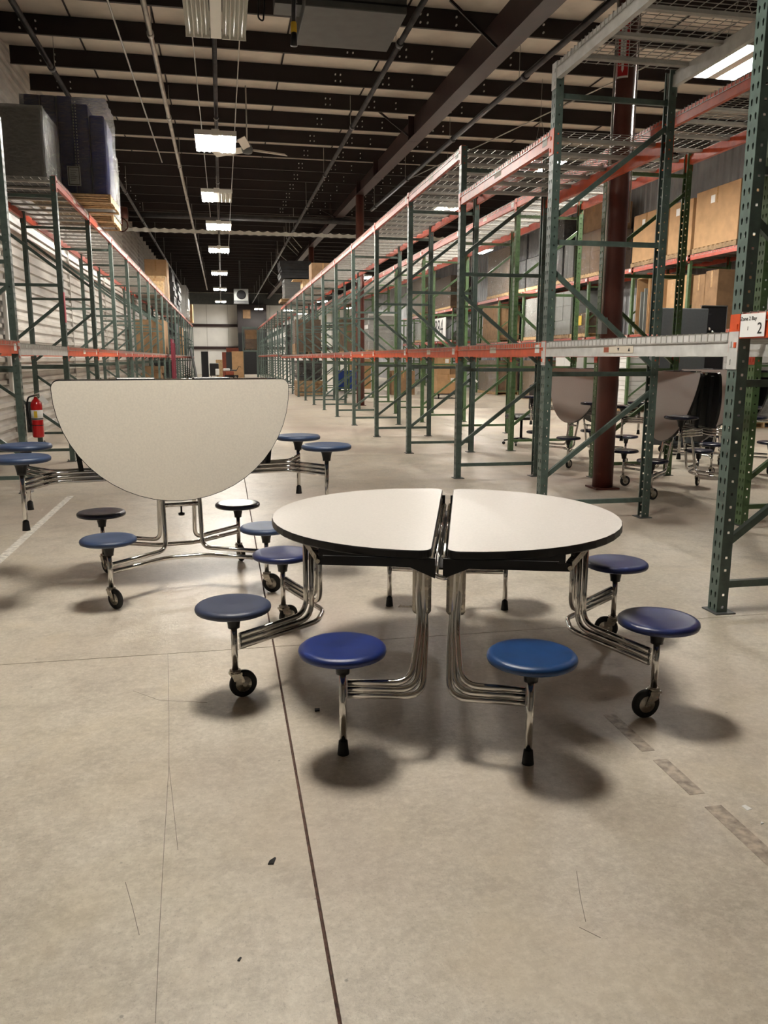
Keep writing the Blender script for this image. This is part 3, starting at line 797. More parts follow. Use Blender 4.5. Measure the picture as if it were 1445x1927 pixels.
pipe('conduit', 'thin conduit just right of the centre row of lights', [(.42, 4, 6.3), (.39, 40, 6.3)], .010, M_COND, None, 'conduit')
pipe('conduit', 'thin diagonal rod under the roof at the upper right', [(7.8, 12, 6.5), (5.2, 24, 6.5)], .012, M_COND, None, 'conduit')
# cross main and scalloped strip
pipe('sprinkler_main', 'thick dark pipe crossing the hall overhead above the scalloped strip', [(-3.06, 30.6, 6.47), (12.4, 30.6, 6.47)], .11, M_PIPE, None)
vs = []; fs = []; n = 440
for k in range(n+1):
    x = -3.3+15.7*k/n
    wv = .045*abs(math.sin(k*.33)); vs += [(x, 31.6+.03*math.sin(k*.66), 6.02+wv*.4-.01*(x+3.3)*0), (x, 31.6+.03*math.sin(k*.66), 6.02+.17-wv)]
for k in range(n): fs.append((2*k, 2*k+2, 2*k+3, 2*k+1))
mb = MB(); mb.add(vs, fs); mb.add([(a, b+.02, c) for a, b, c in vs], [f[::-1] for f in fs])
tag(mb.build('insulation_strip', M_REFL), 'white scalloped insulation strip crossing the hall under the roof', 'insulation')
# red valve wheel on left wall
t = thing('sprinkler_valve', 'rusty red valve with a wheel high on the left wall', 'valve', (-3.3, 30.6, 6.47))
MB().lathe([(0, -.2), (.2, -.2), (.22, 0), (.2, .2), (0, .2)], (0, -.12, 0), 14, 'x').build('valve_body', M_COLM, t)
MB().tube([(.0+.22*math.cos(a), -.45, -.45+.22*math.sin(a)) for a in [2*PI*k/12 for k in range(13)]], .02, 6).build('hand_wheel', M_COLM, t)
MB().tube([(0, -.12, -.1), (0, -.45, -.45)], .05, 8).build('stem', M_COLM, t)
# ceiling fan
t = thing('ceiling_fan', 'pale ceiling fan hanging beside the brightest lit lamp', 'fan', (.62, 17.4, 5.65))
MB().lathe([(0, -.09), (.09, -.08), (.12, 0), (.08, .08), (0, .1)], n=16).build('motor', M_DGREY, t)
MB().tube([(0, 0, .08), (0, 0, roof(17.4)-5.6)], .014, 8).build('down_rod', M_COND, t)
for a in (.35, .35+2.09, .35+4.19):
    o = MB().box(.10, .85, -.08, .08, -.012, .0).build('blade', M_BLADE, t); o.rotation_euler = (.45, 0, a)
# overhead evaporator box, top of the frame
t = thing('overhead_unit', 'large dark grey sheet metal unit hung from the roof at the top edge', 'air handler', (1.72, 11.05, 5.62))
MB().box(-.62, .62, -.62, .62, 0, .85, .01).build('casing', M_DGREY, t)
MB().box(-.62, .62, -.63, -.62, .08, .10).build('seam', M_BLKM, t)
MB().box(-.95, -.62, -.25, .1, .15, .6).build('valve_box', M_DGREY, t)
MB().tube([(-.9, -.3, .5), (-.78, -.45, .35), (-.7, -.3, .15)], .02, 8, bend=.08).build('hose', M_COND, t)
for x in (-.55, .55):
    for y in (-.55, .55): MB().tube([(x, y, .85), (x, y, 1.15)], .01, 6).build('hanger_rod', M_COND, t)
# black dangling cord with yellow ring
t = thing('hanging_connector', 'black hanging cord end with a yellow ring under the grey unit', 'cord', (.92, 10.0, 5.02))
MB().tube([(0, 0, .25), (.01, 0, .7), (-.01, .02, 1.7)], .026, 8).build('cord', M_BLK, t)
MB().lathe([(0, 0), (.04, 0), (.034, .12), (.03, .14), (0, .14)], n=12).build('plug', M_BLK, t)
MB().lathe([(.034, .14), (.036, .15), (.034, .24), (.03, .25)], n=12).build('yellow_ring', M_YEL, t)
t = thing('hanging_connector', 'black cord loop hanging beside the unlit ribbed lamp', 'cord', (.58, 10.4, 5.35))
MB().tube([(0, 0, 1.3), (0, 0, .5), (.04, 0, .3), (.02, 0, .05), (-.04, 0, .08), (-.02, 0, .4)], .010, 8, bend=.05).build('cord', M_BLK, t)
# unit heater far away
t = thing('unit_heater', 'grey square unit heater with round fan grille hung before the end wall', 'heater', (1.18, 50, 4.72))
MB().box(-.43, .43, 0, .5, .16, .86, .02).build('casing', M_GREY, t)
MB().box(-.43, .43, -.02, .5, 0, .14).build('louvre_box', M_DGREY, t)
MB().lathe([(.24, -.02), (.27, -.02), (.27, .0), (.24, 0)], (0, -.01, .52), 20, 'y').build('fan_ring', M_BLKM, t)
MB().lathe([(0, -.005), (.24, -.005), (.24, 0), (0, 0)], (0, -.006, .52), 20, 'y').build('grille', M_BLKM, t)
for a in range(4): MB().bar((0, -.016, .52), (.2*math.cos(a*PI/2+.4), -.016, .52+.2*math.sin(a*PI/2+.4)), .01, .07).build('fan_blade', M_GREY, t)
MB().tube([(-.05, .25, .86), (-.05, .25, 2.8)], .05, 8).build('flue', M_DGREY, t)
# fire extinguishers
def extinguisher(x, y, z, label, s=1.0, mount=True):
    t = thing('fire_extinguisher', label, 'extinguisher', (x, y, z)); t.scale = (s, s, s)
    b = MB().lathe([(0, 0), (.052, 0), (.062, .012), (.063, .03), (.063, .36), (.056, .395), (.036, .425), (.022, .435), (.022, .45), (0, .45)], n=24).build('cylinder', M_RED2, t)
    MB().lathe([(.0636, .20), (.0636, .31)], n=24).build('paper_label', M_WHT, b)
    MB().lathe([(.0642, .205), (.0642, .218)], n=24).build('black_band', M_BLK, b)
    MB().lathe([(.0640, .135), (.0640, .142)], n=24).build('strap', M_BLK, b)
    MB().box(-.018, .018, -.0650, -.0640, .225, .30).build('yellow_icons', M_YEL, b)
    MB().lathe([(0, .45), (.018, .45), (.018, .48), (.012, .49), (0, .49)], n=12).build('valve', M_CHR, t)
    MB().bar((-.01, 0, .485), (.055, -.07, .505), .02, .006).build('handle', M_WHTP, t)
    MB().bar((-.01, 0, .475), (.05, -.065, .465), .02, .006).build('lever', M_CHR, t)
    MB().tube([(-.015, 0, .47), (-.07, -.03, .46), (-.092, -.03, .38), (-.088, -.03, .25), (-.082, -.035, .16)], .010, 8, bend=.04).build('hose', M_BLK, t)
    MB().lathe([(.018, .07), (.012, .16), (0, .16)], (-.082, -.035, 0), 10).build('nozzle', M_BLK, t)
    o = MB().box(0, .055, -.001, .001, -.10, 0).build('inspection_tag', M_WHT, t, (.04, -.06, .44)); o.rotation_euler = (0, -.75, 0)
    if mount: MB().box(-.13, .02, .06, .08, .05, .40).build('mounting_bracket', M_DGREY, t)
    return t
extinguisher(-2.10, 9.70, .61, 'red fire extinguisher hung on the green rack post at left')
extinguisher(10.2, 32.4, .02, 'red fire extinguisher in the distance by the wrapped pallets', 1.35, False)
t = MB().box(10.08, 10.32, 32.3, 32.5, 0, .02).build('extinguisher_stand', M_DGREY); tag(t, 'small dark base under the distant red extinguisher', 'stand')

# ---------------------------------------------------------------- goods
def pallet(x0, x1, y0, y1, z, label, m=None, group=None, ax='y'):
    """wooden pallet .13 high; deck boards run along x"""
    m = m or M_WOOD2
    t = thing('wooden_pallet', label, 'pallet', (x0, y0, z), 0, group)
    W_, D_ = x1-x0, y1-y0
    bd = cached(('pb', round(W_, 2), m.name), lambda: MB().box(0, W_, 0, .10, 0, .018).mesh('deck_board', m))
    st = cached(('ps', round(D_, 2), m.name), lambda: MB().box(0, .04, 0, D_, 0, .094).mesh('stringer', m))
    n = max(4, int(D_/.17))
    for k in range(n): put(bd, 'deck_board', t, (0, (D_-.10)*k/(n-1), .112))
    for k in range(3): put(bd, 'deck_board', t, (0, (D_-.10)*k/2, 0))
    for k in range(3): put(st, 'stringer', t, ((W_-.04)*k/2, 0, .018))
    return t
def film_shell(t, W_, D_, H_, z0=0, m=None, seed=0, j=.02):
    """loose clear wrap around a load, slightly crumpled"""
    rnd = random.Random(seed+int(H_*1000)); n = 7; rings = []
    per = []
    for k in range(n): per.append((W_*k/n, 0))
    for k in range(n): per.append((W_, D_*k/n))
    for k in range(n): per.append((W_*(1-k/n), D_))
    for k in range(n): per.append((0, D_*(1-k/n)))
    N_ = len(per); R = 9; vs = []
    for r in range(R+1):
        for (a, b) in per:
            cx, cy = a-W_/2, b-D_/2; g = 1+.02+rnd.uniform(0, j)
            vs.append((W_/2+cx*g, D_/2+cy*g, z0+H_*r/R))
    vs.append((W_/2, D_/2, z0+H_+.01))
    fs = [(r*N_+k, r*N_+(k+1) % N_, (r+1)*N_+(k+1) % N_, (r+1)*N_+k) for r in range(R) for k in range(N_)]
    fs += [(R*N_+k, R*N_+(k+1) % N_, len(vs)-1) for k in range(N_)]
    return MB().add(vs, fs).build('stretch_wrap', m or M_FILM, t)
def carton(x0, x1, y0, y1, z0, z1, label, m=None, group=None, sticker=None, cat='box', name='cardboard_box', face='x'):
    t = thing(name, label, cat, (x0, y0, z0), 0, group)
    W_, D_, H_ = x1-x0, y1-y0, z1-z0; m = m or M_CARD
    MB().box(0, W_, 0, D_, 0, H_, .008).build('carton_body', m, t)
    MB().box(W_*.02, W_*.98, D_/2-.03, D_/2+.03, H_, H_+.002).build('tape_strip', M_TAPEC, t)
    if face == 'x':
        MB().box(-.002, 0, D_/2-.03, D_/2+.03, H_*.72, H_).build('tape_strip', M_TAPEC, t)
        if sticker: MB().box(-.003, 0, D_*.55, D_*.55+.16, H_*.74, H_*.74+.17).build('shipping_label', M_WHT, t)
    else:
        MB().box(W_/2-.03, W_/2+.03, -.002, 0, H_*.72, H_).build('tape_strip', M_TAPEC, t)
        if sticker: MB().box(W_*.6, W_*.6+.14, -.003, 0, H_*.6, H_*.6+.15).build('shipping_label', M_WHT, t)
    return t
def stacked_load(x0, x1, y0, y1, z0, z1, nx, ny, nz, label, m, wrap=True, cat='load', name='wrapped_load', gap=.008, group=None, seed=1, jit=.01, film=None, piece='carton'):
    """nx*ny*nz cartons or slabs on one pallet, wrapped together"""
    t = thing(name, label, cat, (x0, y0, z0), 0, group)
    W_, D_, H_ = x1-x0, y1-y0, z1-z0; a, b, c = W_/nx, D_/ny, H_/nz; rnd = random.Random(seed)
    me = cached(('pc', round(a, 3), round(b, 3), round(c, 3), m.name, piece), lambda: MB().box(0, a-gap, 0, b-gap, 0, c-gap*.6, .004).mesh(piece, m))
    for i in range(nx):
        for j in range(ny):
            for k in range(nz):
                if 0 < i < nx-1 and 0 < j < ny-1: continue
                put(me, piece, t, (a*i+rnd.uniform(-jit, jit), b*j+rnd.uniform(-jit, jit), c*k))
    if wrap: film_shell(t, W_, D_, H_, 0, film, seed)
    return t

ZU, ZM = 3.992, 2.182      # deck heights of rack C
# --- right wall rack, upper shelf
gC = None
for (y0, y1, lb, n) in ((16.62, 18.36, 'pallet under the tall carton nearest on the upper right shelf', 0), (18.45, 19.55, 'pallet under the middle carton of the upper right shelf', 0), (19.95, 21.38, 'pallet under the carton right beside the maroon column', 0)):
    pallet(11.24, 12.25, y0, y1, ZU, lb, M_WOOD2)
carton(11.26, 12.22, 16.64, 18.34, ZU+.131, 5.40, 'largest tan carton on the upper right shelf, with white label near its top', sticker=1)
carton(11.26, 12.22, 18.47, 19.52, ZU+.131, 5.33, 'narrow tan carton between the two wide cartons on the upper right shelf', sticker=1)
carton(11.26, 12.22, 19.97, 21.36, ZU+.131, 5.36, 'tan carton on the upper right shelf beside the maroon column', sticker=1)
pallet(11.24, 12.25, 15.05, 16.45, ZU, 'pallet under the white bundles behind the nearest green post', M_WOOD)
stacked_load(11.26, 12.22, 15.10, 16.40, ZU+.131, 4.95, 1, 2, 9, 'lower white and grey layered bundle on the upper right shelf', M_WHTP, seed=3, piece='bundle')
pallet(11.24, 12.25, 15.05, 16.45, 4.96, 'pallet between the two white bundles on the upper right shelf', M_WOOD2)
stacked_load(11.26, 12.22, 15.15, 16.35, 5.092, 5.75, 1, 2, 6, 'upper white layered bundle near the roof on the right shelf', M_WHTP, seed=4, piece='bundle')
pallet(11.24, 12.25, 13.25, 14.7, ZU, 'pallet at the extreme right of the upper shelf', M_WOOD)
stacked_load(11.26, 12.22, 13.3, 14.65, ZU+.131, 5.5, 2, 2, 4, 'wrapped pale carton stack at the extreme right of the upper shelf', M_CARD, seed=5)
pallet(11.24, 12.25, 23.2, 24.85, ZU, 'pallet under the wrapped carton stack left of the maroon column', M_WOOD)
stacked_load(11.26, 12.22, 23.25, 24.8, ZU+.131, 5.35, 1, 2, 2, 'wrapped tan cartons on the upper shelf left of the maroon column', M_CARD, seed=6)
carton(11.3, 12.2, 23.3, 24.7, 5.37, 6.15, 'plain brown carton on top of the wrapped cartons on the upper shelf', M_CARD2)
pallet(11.24, 12.25, 25.2, 26.0, ZU, 'narrow pallet under the pale grey wrapped bundle', M_WOOD)
stacked_load(11.26, 12.22, 25.25, 25.95, ZU+.131, 5.25, 1, 3, 1, 'slim pale grey wrapped bundle on the upper right shelf', M_GREY, seed=7, piece='panel')
dk = ('nearest', 'second', 'third', 'farthest')
for k, (y0, y1) in enumerate(((26.1, 26.95), (27.0, 28.1), (28.2, 29.4), (29.5, 30.6))):
    pallet(11.24, 12.25, y0, y1, ZU, dk[k]+' of four pallets under the dark panel bundles on the upper right shelf', M_WOOD)
    stacked_load(11.26, 12.22, y0+.03, y1-.03, ZU+.131, 5.15, 1, 5, 1, dk[k]+' lower bundle of dark upright panels on the upper right shelf', M_CHAR if k % 2 else M_DGREY, seed=8+k, piece='panel', jit=.004, film=M_FILMD if k == 1 else None)
    stacked_load(11.30, 12.18, y0+.06, y1-.06, 5.18, 6.1, 1, 5, 1, dk[k]+' upper bundle of dark upright panels on the upper right shelf', M_CHAR, seed=18+k, piece='panel', jit=.004)
pallet(11.24, 12.25, 31.3, 34.0, ZU, 'pallet at the far end of the upper right shelf', M_WOOD)
stacked_load(11.26, 12.22, 31.35, 33.95, ZU+.131, 5.9, 2, 3, 3, 'silvery wrapped carton stack at the far end of the upper right shelf', M_CARD, seed=30, film=M_FILMD)
# --- right wall rack, middle shelf
for k, (y0, y1) in enumerate(((20.42, 21.05), (19.72, 20.37))):
    t = thing('cardboard_slab_case', ('open-ended tall tan cardboard case next to the maroon column', 'second open-ended tall cardboard case right of the first one')[k], 'box', (11.3, y0, ZM))
    W_, D_, H_ = .9, y1-y0, 1.5
    for nm, b_ in (('side_wall', (0, W_, 0, .02, 0, H_)), ('side_wall', (0, W_, D_-.02, D_, 0, H_)), ('back_wall', (W_-.02, W_, .02, D_-.02, 0, H_)), ('top_flap', (0, W_, .02, D_-.02, H_-.02, H_))):
        MB().box(*b_).build(nm, M_CARD, t)
    stt = MB()
    for q in range(3): stt.box(.05, .85, .06+q*.2, .10+q*.2, 0, H_-.2-.08*q)
    stt.build('packed_board', M_CARD2 if k else M_GREY, t)
for k in range(4):
    carton(11.3, 12.2, (17.28, 17.80, 18.46, 18.98)[k], (17.78, 18.30, 18.96, 19.48)[k], ZM, 3.55-.05*(k % 2), ('first', 'second', 'third', 'fourth')[k]+' upright tan carton from the right on the middle right shelf', M_CARD if k > 1 else M_CARD2)
pallet(11.24, 12.25, 24.02, 25.25, ZM, 'pallet carrying the low wrapped carton with a yellow sheet', M_WOOD)
t = stacked_load(11.28, 12.22, 24.06, 25.2, ZM+.131, 2.95, 1, 2, 1, 'low wrapped brown carton with a yellow sheet on the middle shelf', M_CARD2, seed=33)
MB().box(-.03, -.025, .35, .65, .25, .55).build('yellow_sheet', M_YEL, t)
pallet(11.24, 12.25, 25.33, 26.66, ZM, 'pallet under the grey carton stack on the middle right shelf', M_WOOD2)
stacked_load(11.28, 12.22, 25.35, 26.62, ZM+.131, 3.72, 1, 2, 3, 'grey layered carton stack on the middle right shelf', M_GREY, seed=34, wrap=False)
pallet(11.24, 12.25, 27.6, 29.45, ZM, 'pallet under the bright silver wrapped load', M_WOOD)
stacked_load(11.28, 12.22, 27.65, 29.4, ZM+.131, 3.70, 1, 3, 3, 'bright silver wrapped load on the middle right shelf', M_WHTP, seed=35, film=M_FILMD)
pallet(11.24, 12.25, 32.45, 34.6, ZM, 'pallet at the far end of the middle right shelf', M_WOOD2)
stacked_load(11.28, 12.22, 32.5, 34.55, ZM+.131, 3.75, 1, 3, 2, 'brown cartons at the far end of the middle right shelf', M_CARD2, seed=36, wrap=False)
# --- right wall rack, floor level
for k, (y0, y1) in enumerate(((32.45, 34.95), (27.2, 29.45))):
    pallet(11.24, 12.25, y0, y1, 0, ('floor pallet under the farther wrapped tan rolls', 'floor pallet under the nearer wrapped tan rolls')[k], M_WOOD)
    stacked_load(11.26, 12.22, y0+.05, y1-.05, .131, 1.45, 2, 5 if k == 0 else 4, 1, ('farther wrapped row of upright tan tubes on a floor pallet', 'nearer wrapped row of upright tan tubes on a floor pallet')[k], M_CARD, seed=40+k, piece='tube_carton')
t = thing('storage_cabinet', 'tall white storage cabinet on the floor behind the left folded table', 'cabinet', (11.3, 24.9, 0))
MB().box(0, .9, 0, 1.5, 0, 2.0, .01).build('body', M_WHTP, t)
for y0 in (.02, .76): d = MB().box(-.02, 0, y0, y0+.72, .06, 1.96).build('door', M_WHTP, t); MB().box(-.035, -.02, y0+.62-(y0 > .1)*.55, y0+.65-(y0 > .1)*.55, .95, 1.15).build('handle', M_CHR, d)
pallet(11.24, 12.25, 21.27, 22.4, 0, 'floor pallet under the white sheet stack right of the column', M_WOOD2)
stacked_load(11.28, 12.22, 21.3, 22.35, .131, 1.9, 1, 1, 14, 'tall white stack of flat sheets on the floor right of the column', M_WHTP, seed=42, wrap=False, piece='sheet_bundle', jit=.03)
pallet(11.24, 12.25, 15.8, 17.2, 0, 'floor pallet under the paper stack behind the near post', M_WOOD)
stacked_load(11.26, 12.22, 15.85, 17.15, .131, 1.8, 1, 2, 9, 'untidy white and brown paper stack on the floor behind the near post', M_WHTP, seed=43, wrap=True, piece='sheet_bundle', jit=.04)
# tall folded black stage panels
t = thing('folded_stage_panels', 'tall dark folded platform with steel edges behind the grey-beamed rack', 'platform', (6.95, 11.6, 0))
MB().box(-.28, .52, 0, .04, .16, 2.28, .012).build('panel', M_GPAN, t)
MB().box(.54, .98, .22, .26, .16, 2.33, .012).build('panel', M_BLKM, t)
MB().box(.97, .985, .21, .27, .16, 2.34).build('edge_trim', M_CHR, t); MB().box(.54, .985, .21, .27, 2.33, 2.345).build('edge_trim', M_CHR, t)
for dx, dz in ((.60, 1.93), (.68, 1.98), (.74, 1.93), (.66, 1.88)):
    MB().lathe([(0, -.03), (.022, -.03), (.022, 0), (0, 0)], (dx, .22, dz), 10, 'y').build('knob', M_CHR, t)
MB().box(.50, .60, .03, .22, 2.20, 2.26).build('hinge_bracket', M_BLKM, t)
MB().bar((.0, .12, .14), (.95, .12, .14), .5, .04).build('base_frame', M_BLKM, t)
for dx in (.05, .9):
    for dy in (-.08, .30): put(WHEEL, 'wheel', t, (dx, dy, .0625))
# second part of the right wall rack, beyond the gap
rackC2 = rack_row('far loaded rack segment on the right wall behind the carton trolley', 11.2, 1.12, [39.2+2.79*i for i in range(5)],
                  lambda i: [(2.3, .12, M_RED), (3.845, .12, M_RED)], 'b', detail_y=0)
t = thing('panel_with_number', 'white panel with large black digits leaning in the far rack', 'panel', (11.15, 40.2, 2.43))
MB().box(0, .03, 0, 3.2, 0, 1.15).build('board', M_WHTP, t)
textmesh('884', 1.15, M_INK, 'number', t, (-.004, 1.35, .62), (PI/2, 0, -PI/2))
pallet(11.24, 12.25, 39.7, 43.6, 3.975, 'pallet under the dark wrapped stack on the far upper shelf', M_WOOD)
stacked_load(11.26, 12.22, 39.8, 43.5, 4.107, 5.6, 1, 1, 5, 'dark brown wrapped stack on the far upper shelf above the numbered panel', M_CARD2, seed=50, piece='bundle')
pallet(11.24, 12.25, 45.1, 49.0, 3.975, 'pallet at the far left of the distant upper shelf', M_WOOD)
stacked_load(11.26, 12.22, 45.2, 48.9, 4.107, 6.0, 1, 3, 3, 'bright wrapped tan cartons on the distant upper shelf', M_CARD, seed=51, film=M_FILMD)
pallet(11.24, 12.25, 44.95, 47.4, 2.432, 'pallet on the distant middle shelf', M_WOOD)
stacked_load(11.28, 12.22, 45.0, 47.35, 2.563, 3.55, 1, 3, 1, 'pale wrapped cartons on the distant middle shelf', M_WHTP, seed=52)
# carton trolley
t = thing('flat_trolley', 'low black trolley carrying tan cartons in the second aisle', 'trolley', (7.9, 29.6, 0))
MB().box(0, .95, 0, 1.2, .16, .2).build('deck', M_BLKM, t)
for a in (.1, .8):
    for b_ in (.1, 1.05): put(WHEEL, 'wheel', t, (a, b_, .0625), PI/2); MB().box(a-.03, a+.03, b_-.03, b_+.03, .11, .16).build('caster_mount', M_BLKM, t)
carton(7.92, 8.80, 29.62, 30.7, .2, .92, 'wide tan carton lying on the black trolley', M_CARD, sticker=1, face='y')
carton(7.92, 8.42, 29.62, 30.5, .92, 1.62, 'tall tan carton on the left of the trolley stack', M_CARD, sticker=1, face='y')
carton(8.44, 8.80, 29.62, 30.5, .92, 1.30, 'small brown carton on the right of the trolley stack', M_CARD2, sticker=1, face='y')
# blue bin and things behind rack B
t = thing('blue_bin', 'large blue plastic bin on the floor behind the far green racks', 'bin', (5.15, 37.35, 0))
MB().prism([(.06, .1), (1.02, .1), (1.1, .92), (0, .92)], 0, .9, 'y').build('tub', M_BIN, t)
MB().box(-.03, 1.13, -.03, .93, .90, .95).build('rim', M_BIN, t)
for a in (.12, .9): put(WHEEL, 'wheel', t, (a, .1, .0625)); MB().box(a-.03, a+.09, .07, .13, .06, .12).build('caster_mount', M_BLKM, t)
for a in (.12, .9): put(WHEEL, 'wheel', t, (a, .8, .0625))
carton(6.9, 7.9, 33.2, 34.2, .0, 1.0, 'dark carton on the floor left of the trolley in the second aisle', M_CARD2, face='y')
stacked_load(6.3, 7.3, 40.2, 41.2, .0, 1.5, 2, 2, 3, 'pale carton stack in the far second aisle', M_CARD, seed=60, wrap=False)
pallet(4.66, 5.68, 26.2, 27.5, 1.652, 'pallet high in the leaf green rack with white bundles', M_WOOD)
stacked_load(4.68, 5.66, 26.25, 27.45, 1.783, 3.0, 1, 1, 9, 'white sheet bundles in the leaf green rack right of the far column', M_WHTP, seed=61, wrap=True, piece='sheet_bundle', jit=.03)
pallet(4.66, 5.68, 31.5, 33.0, 1.652, 'pallet with tan cartons deep in the leaf green rack', M_WOOD)
stacked_load(4.68, 5.66, 31.55, 32.95, 1.783, 3.05, 2, 2, 2, 'tan cartons deep in the leaf green rack', M_CARD, seed=62, wrap=True)
# --- goods in the far end of the right aisle rack
ZA, ZT = 1.652, 3.972
pallet(2.60, 3.92, 36.6, 38.2, ZT, 'pine pallet overhanging the far end of the right top shelf', M_WOOD)
t = stacked_load(2.78, 3.92, 36.7, 38.1, ZT+.131, 4.95, 1, 1, 7, 'cloudy wrapped grey stack on top of the far right rack', M_DGREY, seed=70, piece='mat', jit=.02, film=M_FILMD)
stacked_load(2.62, 4.0, 36.5, 38.2, 4.98, 5.72, 1, 1, 6, 'black flat mats piled on the wrapped grey stack, far right rack top', M_CHAR, seed=71, wrap=False, piece='mat', jit=.05)
t = thing('open_tray_box', 'yellow-brown wooden tray with a board lid on the right top shelf', 'box', (3.05, 31.4, ZT))
MB().box(0, .8, 0, .8, 0, .45, .01).build('body', M_WOOD, t); MB().box(-.35, .85, -.02, .85, .45, .48).build('lid', M_WOOD, t)
carton(3.1, 3.9, 28.6, 29.5, ZT, 4.75, 'brown carton on the right top shelf left of the far column', M_CARD2, face='y')
pallet(2.88, 3.94, 33.0, 34.6, ZA, 'pallet under wrapped brown boxes on the lower right shelf', M_WOOD2)
stacked_load(2.90, 3.92, 33.1, 34.5, ZA+.131, 3.05, 1, 1, 4, 'wrapped dark brown boxes on the lower level of the far right rack', M_CARD2, seed=72, piece='carton', jit=.03)
stacked_load(2.94, 3.90, 37.8, 39.4, ZA, 3.0, 1, 1, 10, 'shiny wrapped dark sheets at the far end of the right lower shelf', M_CHAR, seed=73, piece='sheet', film=M_FILMD, jit=.03)
t = thing('wooden_crate', 'low brown wooden crate on the floor under the far right rack', 'crate', (2.90, 32.7, 0))
for k in range(4):
    MB().box(0, 1.02, 0, .02, .04+k*.15, .16+k*.15).build('slat', M_WOOD2, t); MB().box(0, 1.02, 1.28, 1.3, .04+k*.15, .16+k*.15).build('slat', M_WOOD2, t)
    MB().box(-.02, 0, 0, 1.3, .04+k*.15, .16+k*.15).build('slat', M_WOOD2, t); MB().box(1.02, 1.04, 0, 1.3, .04+k*.15, .16+k*.15).build('slat', M_WOOD2, t)
MB().box(0, 1.02, .02, 1.28, .0, .60).build('crate_core', M_CARD2, t)
stacked_load(2.92, 3.90, 32.75, 33.95, .645, 1.42, 1, 1, 8, 'black wrapped sheet stack lying on the brown wooden crate', M_CHAR, seed=74, piece='sheet', jit=.03)
# --- left rack goods
ZL = 3.972
pallet(-2.95, -1.70, 14.25, 15.35, ZL, 'raw pine pallet under the navy wrapped load, sticking out over the aisle', M_WOOD)
t = thing('wrapped_load', 'navy blue load with dotted seams under clear wrap on the left top shelf', 'load', (-2.95, 14.3, ZL+.131))
for k in range(5): MB().box(.02+k*.24, .245+k*.24, .02, 1.0, 0, 1.46-.26*(k == 4)-.10*(k == 3), .02).build('panel', M_NAVY, t)
st_ = MB()
for c in (.735, .775):
    for q in range(26): st_.box(c, c+.014, .012, .02, .25+q*.045, .268+q*.045)
o = st_.build('stitched_dots', M_WHTP, t); o['kind'] = 'stuff'
pl = MB().box(.60, .80, .006, .016, .12, .42).build('paper_sheet', M_WHT, t)
MB().box(.615, .785, .002, .006, .135, .405).build('sheet_frame', M_INK, pl); MB().box(.625, .775, -.001, .002, .145, .395).build('sheet_face', M_WHT, pl)
for q in range(6): MB().box(.645, .755-.02*(q % 3), -.003, -.001, .35-q*.03, .356-q*.03).build('printed_line', M_INK, pl)
MB().box(.18, .28, .006, .016, .30, .43).build('paper_sheet', M_WHT, t)
film_shell(t, 1.22, 1.02, 1.44, 0, M_FILM, 5, .05)
t = thing('wrapped_load', 'charcoal load under hazy wrap at the left edge, beside the navy one', 'load', (-3.32, 12.9, ZL))
for k in range(4): MB().box(.02, .88, .02+k*.26, .27+k*.26, 0, 1.02, .02).build('panel', M_CHAR, t)
film_shell(t, .9, 1.08, 1.04, 0, M_FILMD, 6, .04)
pallet(-2.9, -1.9, 16.2, 17.3, ZL, 'second pallet just behind the navy load', M_WOOD)
stacked_load(-2.9, -1.9, 16.25, 17.25, ZL+.131, 5.3, 1, 1, 5, 'silvery wrapped load just behind the navy one', M_DGREY, seed=80, film=M_FILMD, piece='bundle')
carton(-3.15, -2.25, 36.5, 38.0, ZL, 5.62, 'very large brown carton standing on the far left top shelf', M_CARD, face='y')
for k in range(4):
    carton(-3.0+.0*k, -2.2, 33.3+k*.75, 33.95+k*.75, ZL, 4.45+.17*(k % 3), ('nearest', 'second', 'third', 'fourth')[k]+' small open carton in front of the very large one, left top shelf', M_CARD if k % 2 else M_WOOD, face='y')
stacked_load(-3.1, -2.15, 39.5, 41.5, ZL, 5.6, 1, 1, 8, 'pile of black chair parts on the left top shelf past the large carton', M_CHAR, seed=81, wrap=False, piece='bundle', jit=.08)
stacked_load(-3.1, -2.15, 43, 47, ZL, 5.3, 1, 2, 6, 'dark bundles farther along the left top shelf', M_CHAR, seed=82, wrap=False, piece='bundle', jit=.1)
stacked_load(-3.1, -2.1, 52, 56, ZL, 5.9, 1, 2, 3, 'silver plastic wrapped pile on the far left top shelf', M_WHTP, seed=83, film=M_FILMD, piece='bundle', jit=.06)
carton(-3.0, -2.0, 58.6, 60.5, 3.972, 5.2, 'tan cartons at the far end of the left row', M_CARD, face='y')
t = thing('open_crate', 'big open brown cardboard crate on the lower left shelf', 'crate', (-3.28, 32.75, 1.662))
for nm, b_ in (('side_wall', (0, 1.06, 0, .03, 0, 1.3)), ('side_wall', (0, 1.06, 2.3, 2.33, 0, 1.3)), ('end_wall', (0, .03, .03, 2.3, 0, 1.3)), ('end_wall', (1.03, 1.06, .03, 2.3, 0, 1.3)), ('filling', (.03, 1.03, .03, 2.3, 0, 1.1))): MB().box(*b_).build(nm, M_CARD2 if nm != 'end_wall' else M_CARD, t)
for k in range(3):
    pallet(-3.2, -2.3, 32.7, 34.1, .0+k*.135, ('lowest', 'middle', 'topmost')[k]+' of three stacked pallets on the floor under the left rack', M_WOOD2)
stacked_load(-3.15, -2.35, 32.8, 34.0, .41, 1.2, 1, 1, 3, 'brown boards on the stacked pallets under the left rack', M_CARD2, seed=84, wrap=False, piece='board', jit=.03)
t = thing('burgundy_board', 'tall burgundy board leaning against the left rack row', 'board', (-2.02, 33.2, 0))
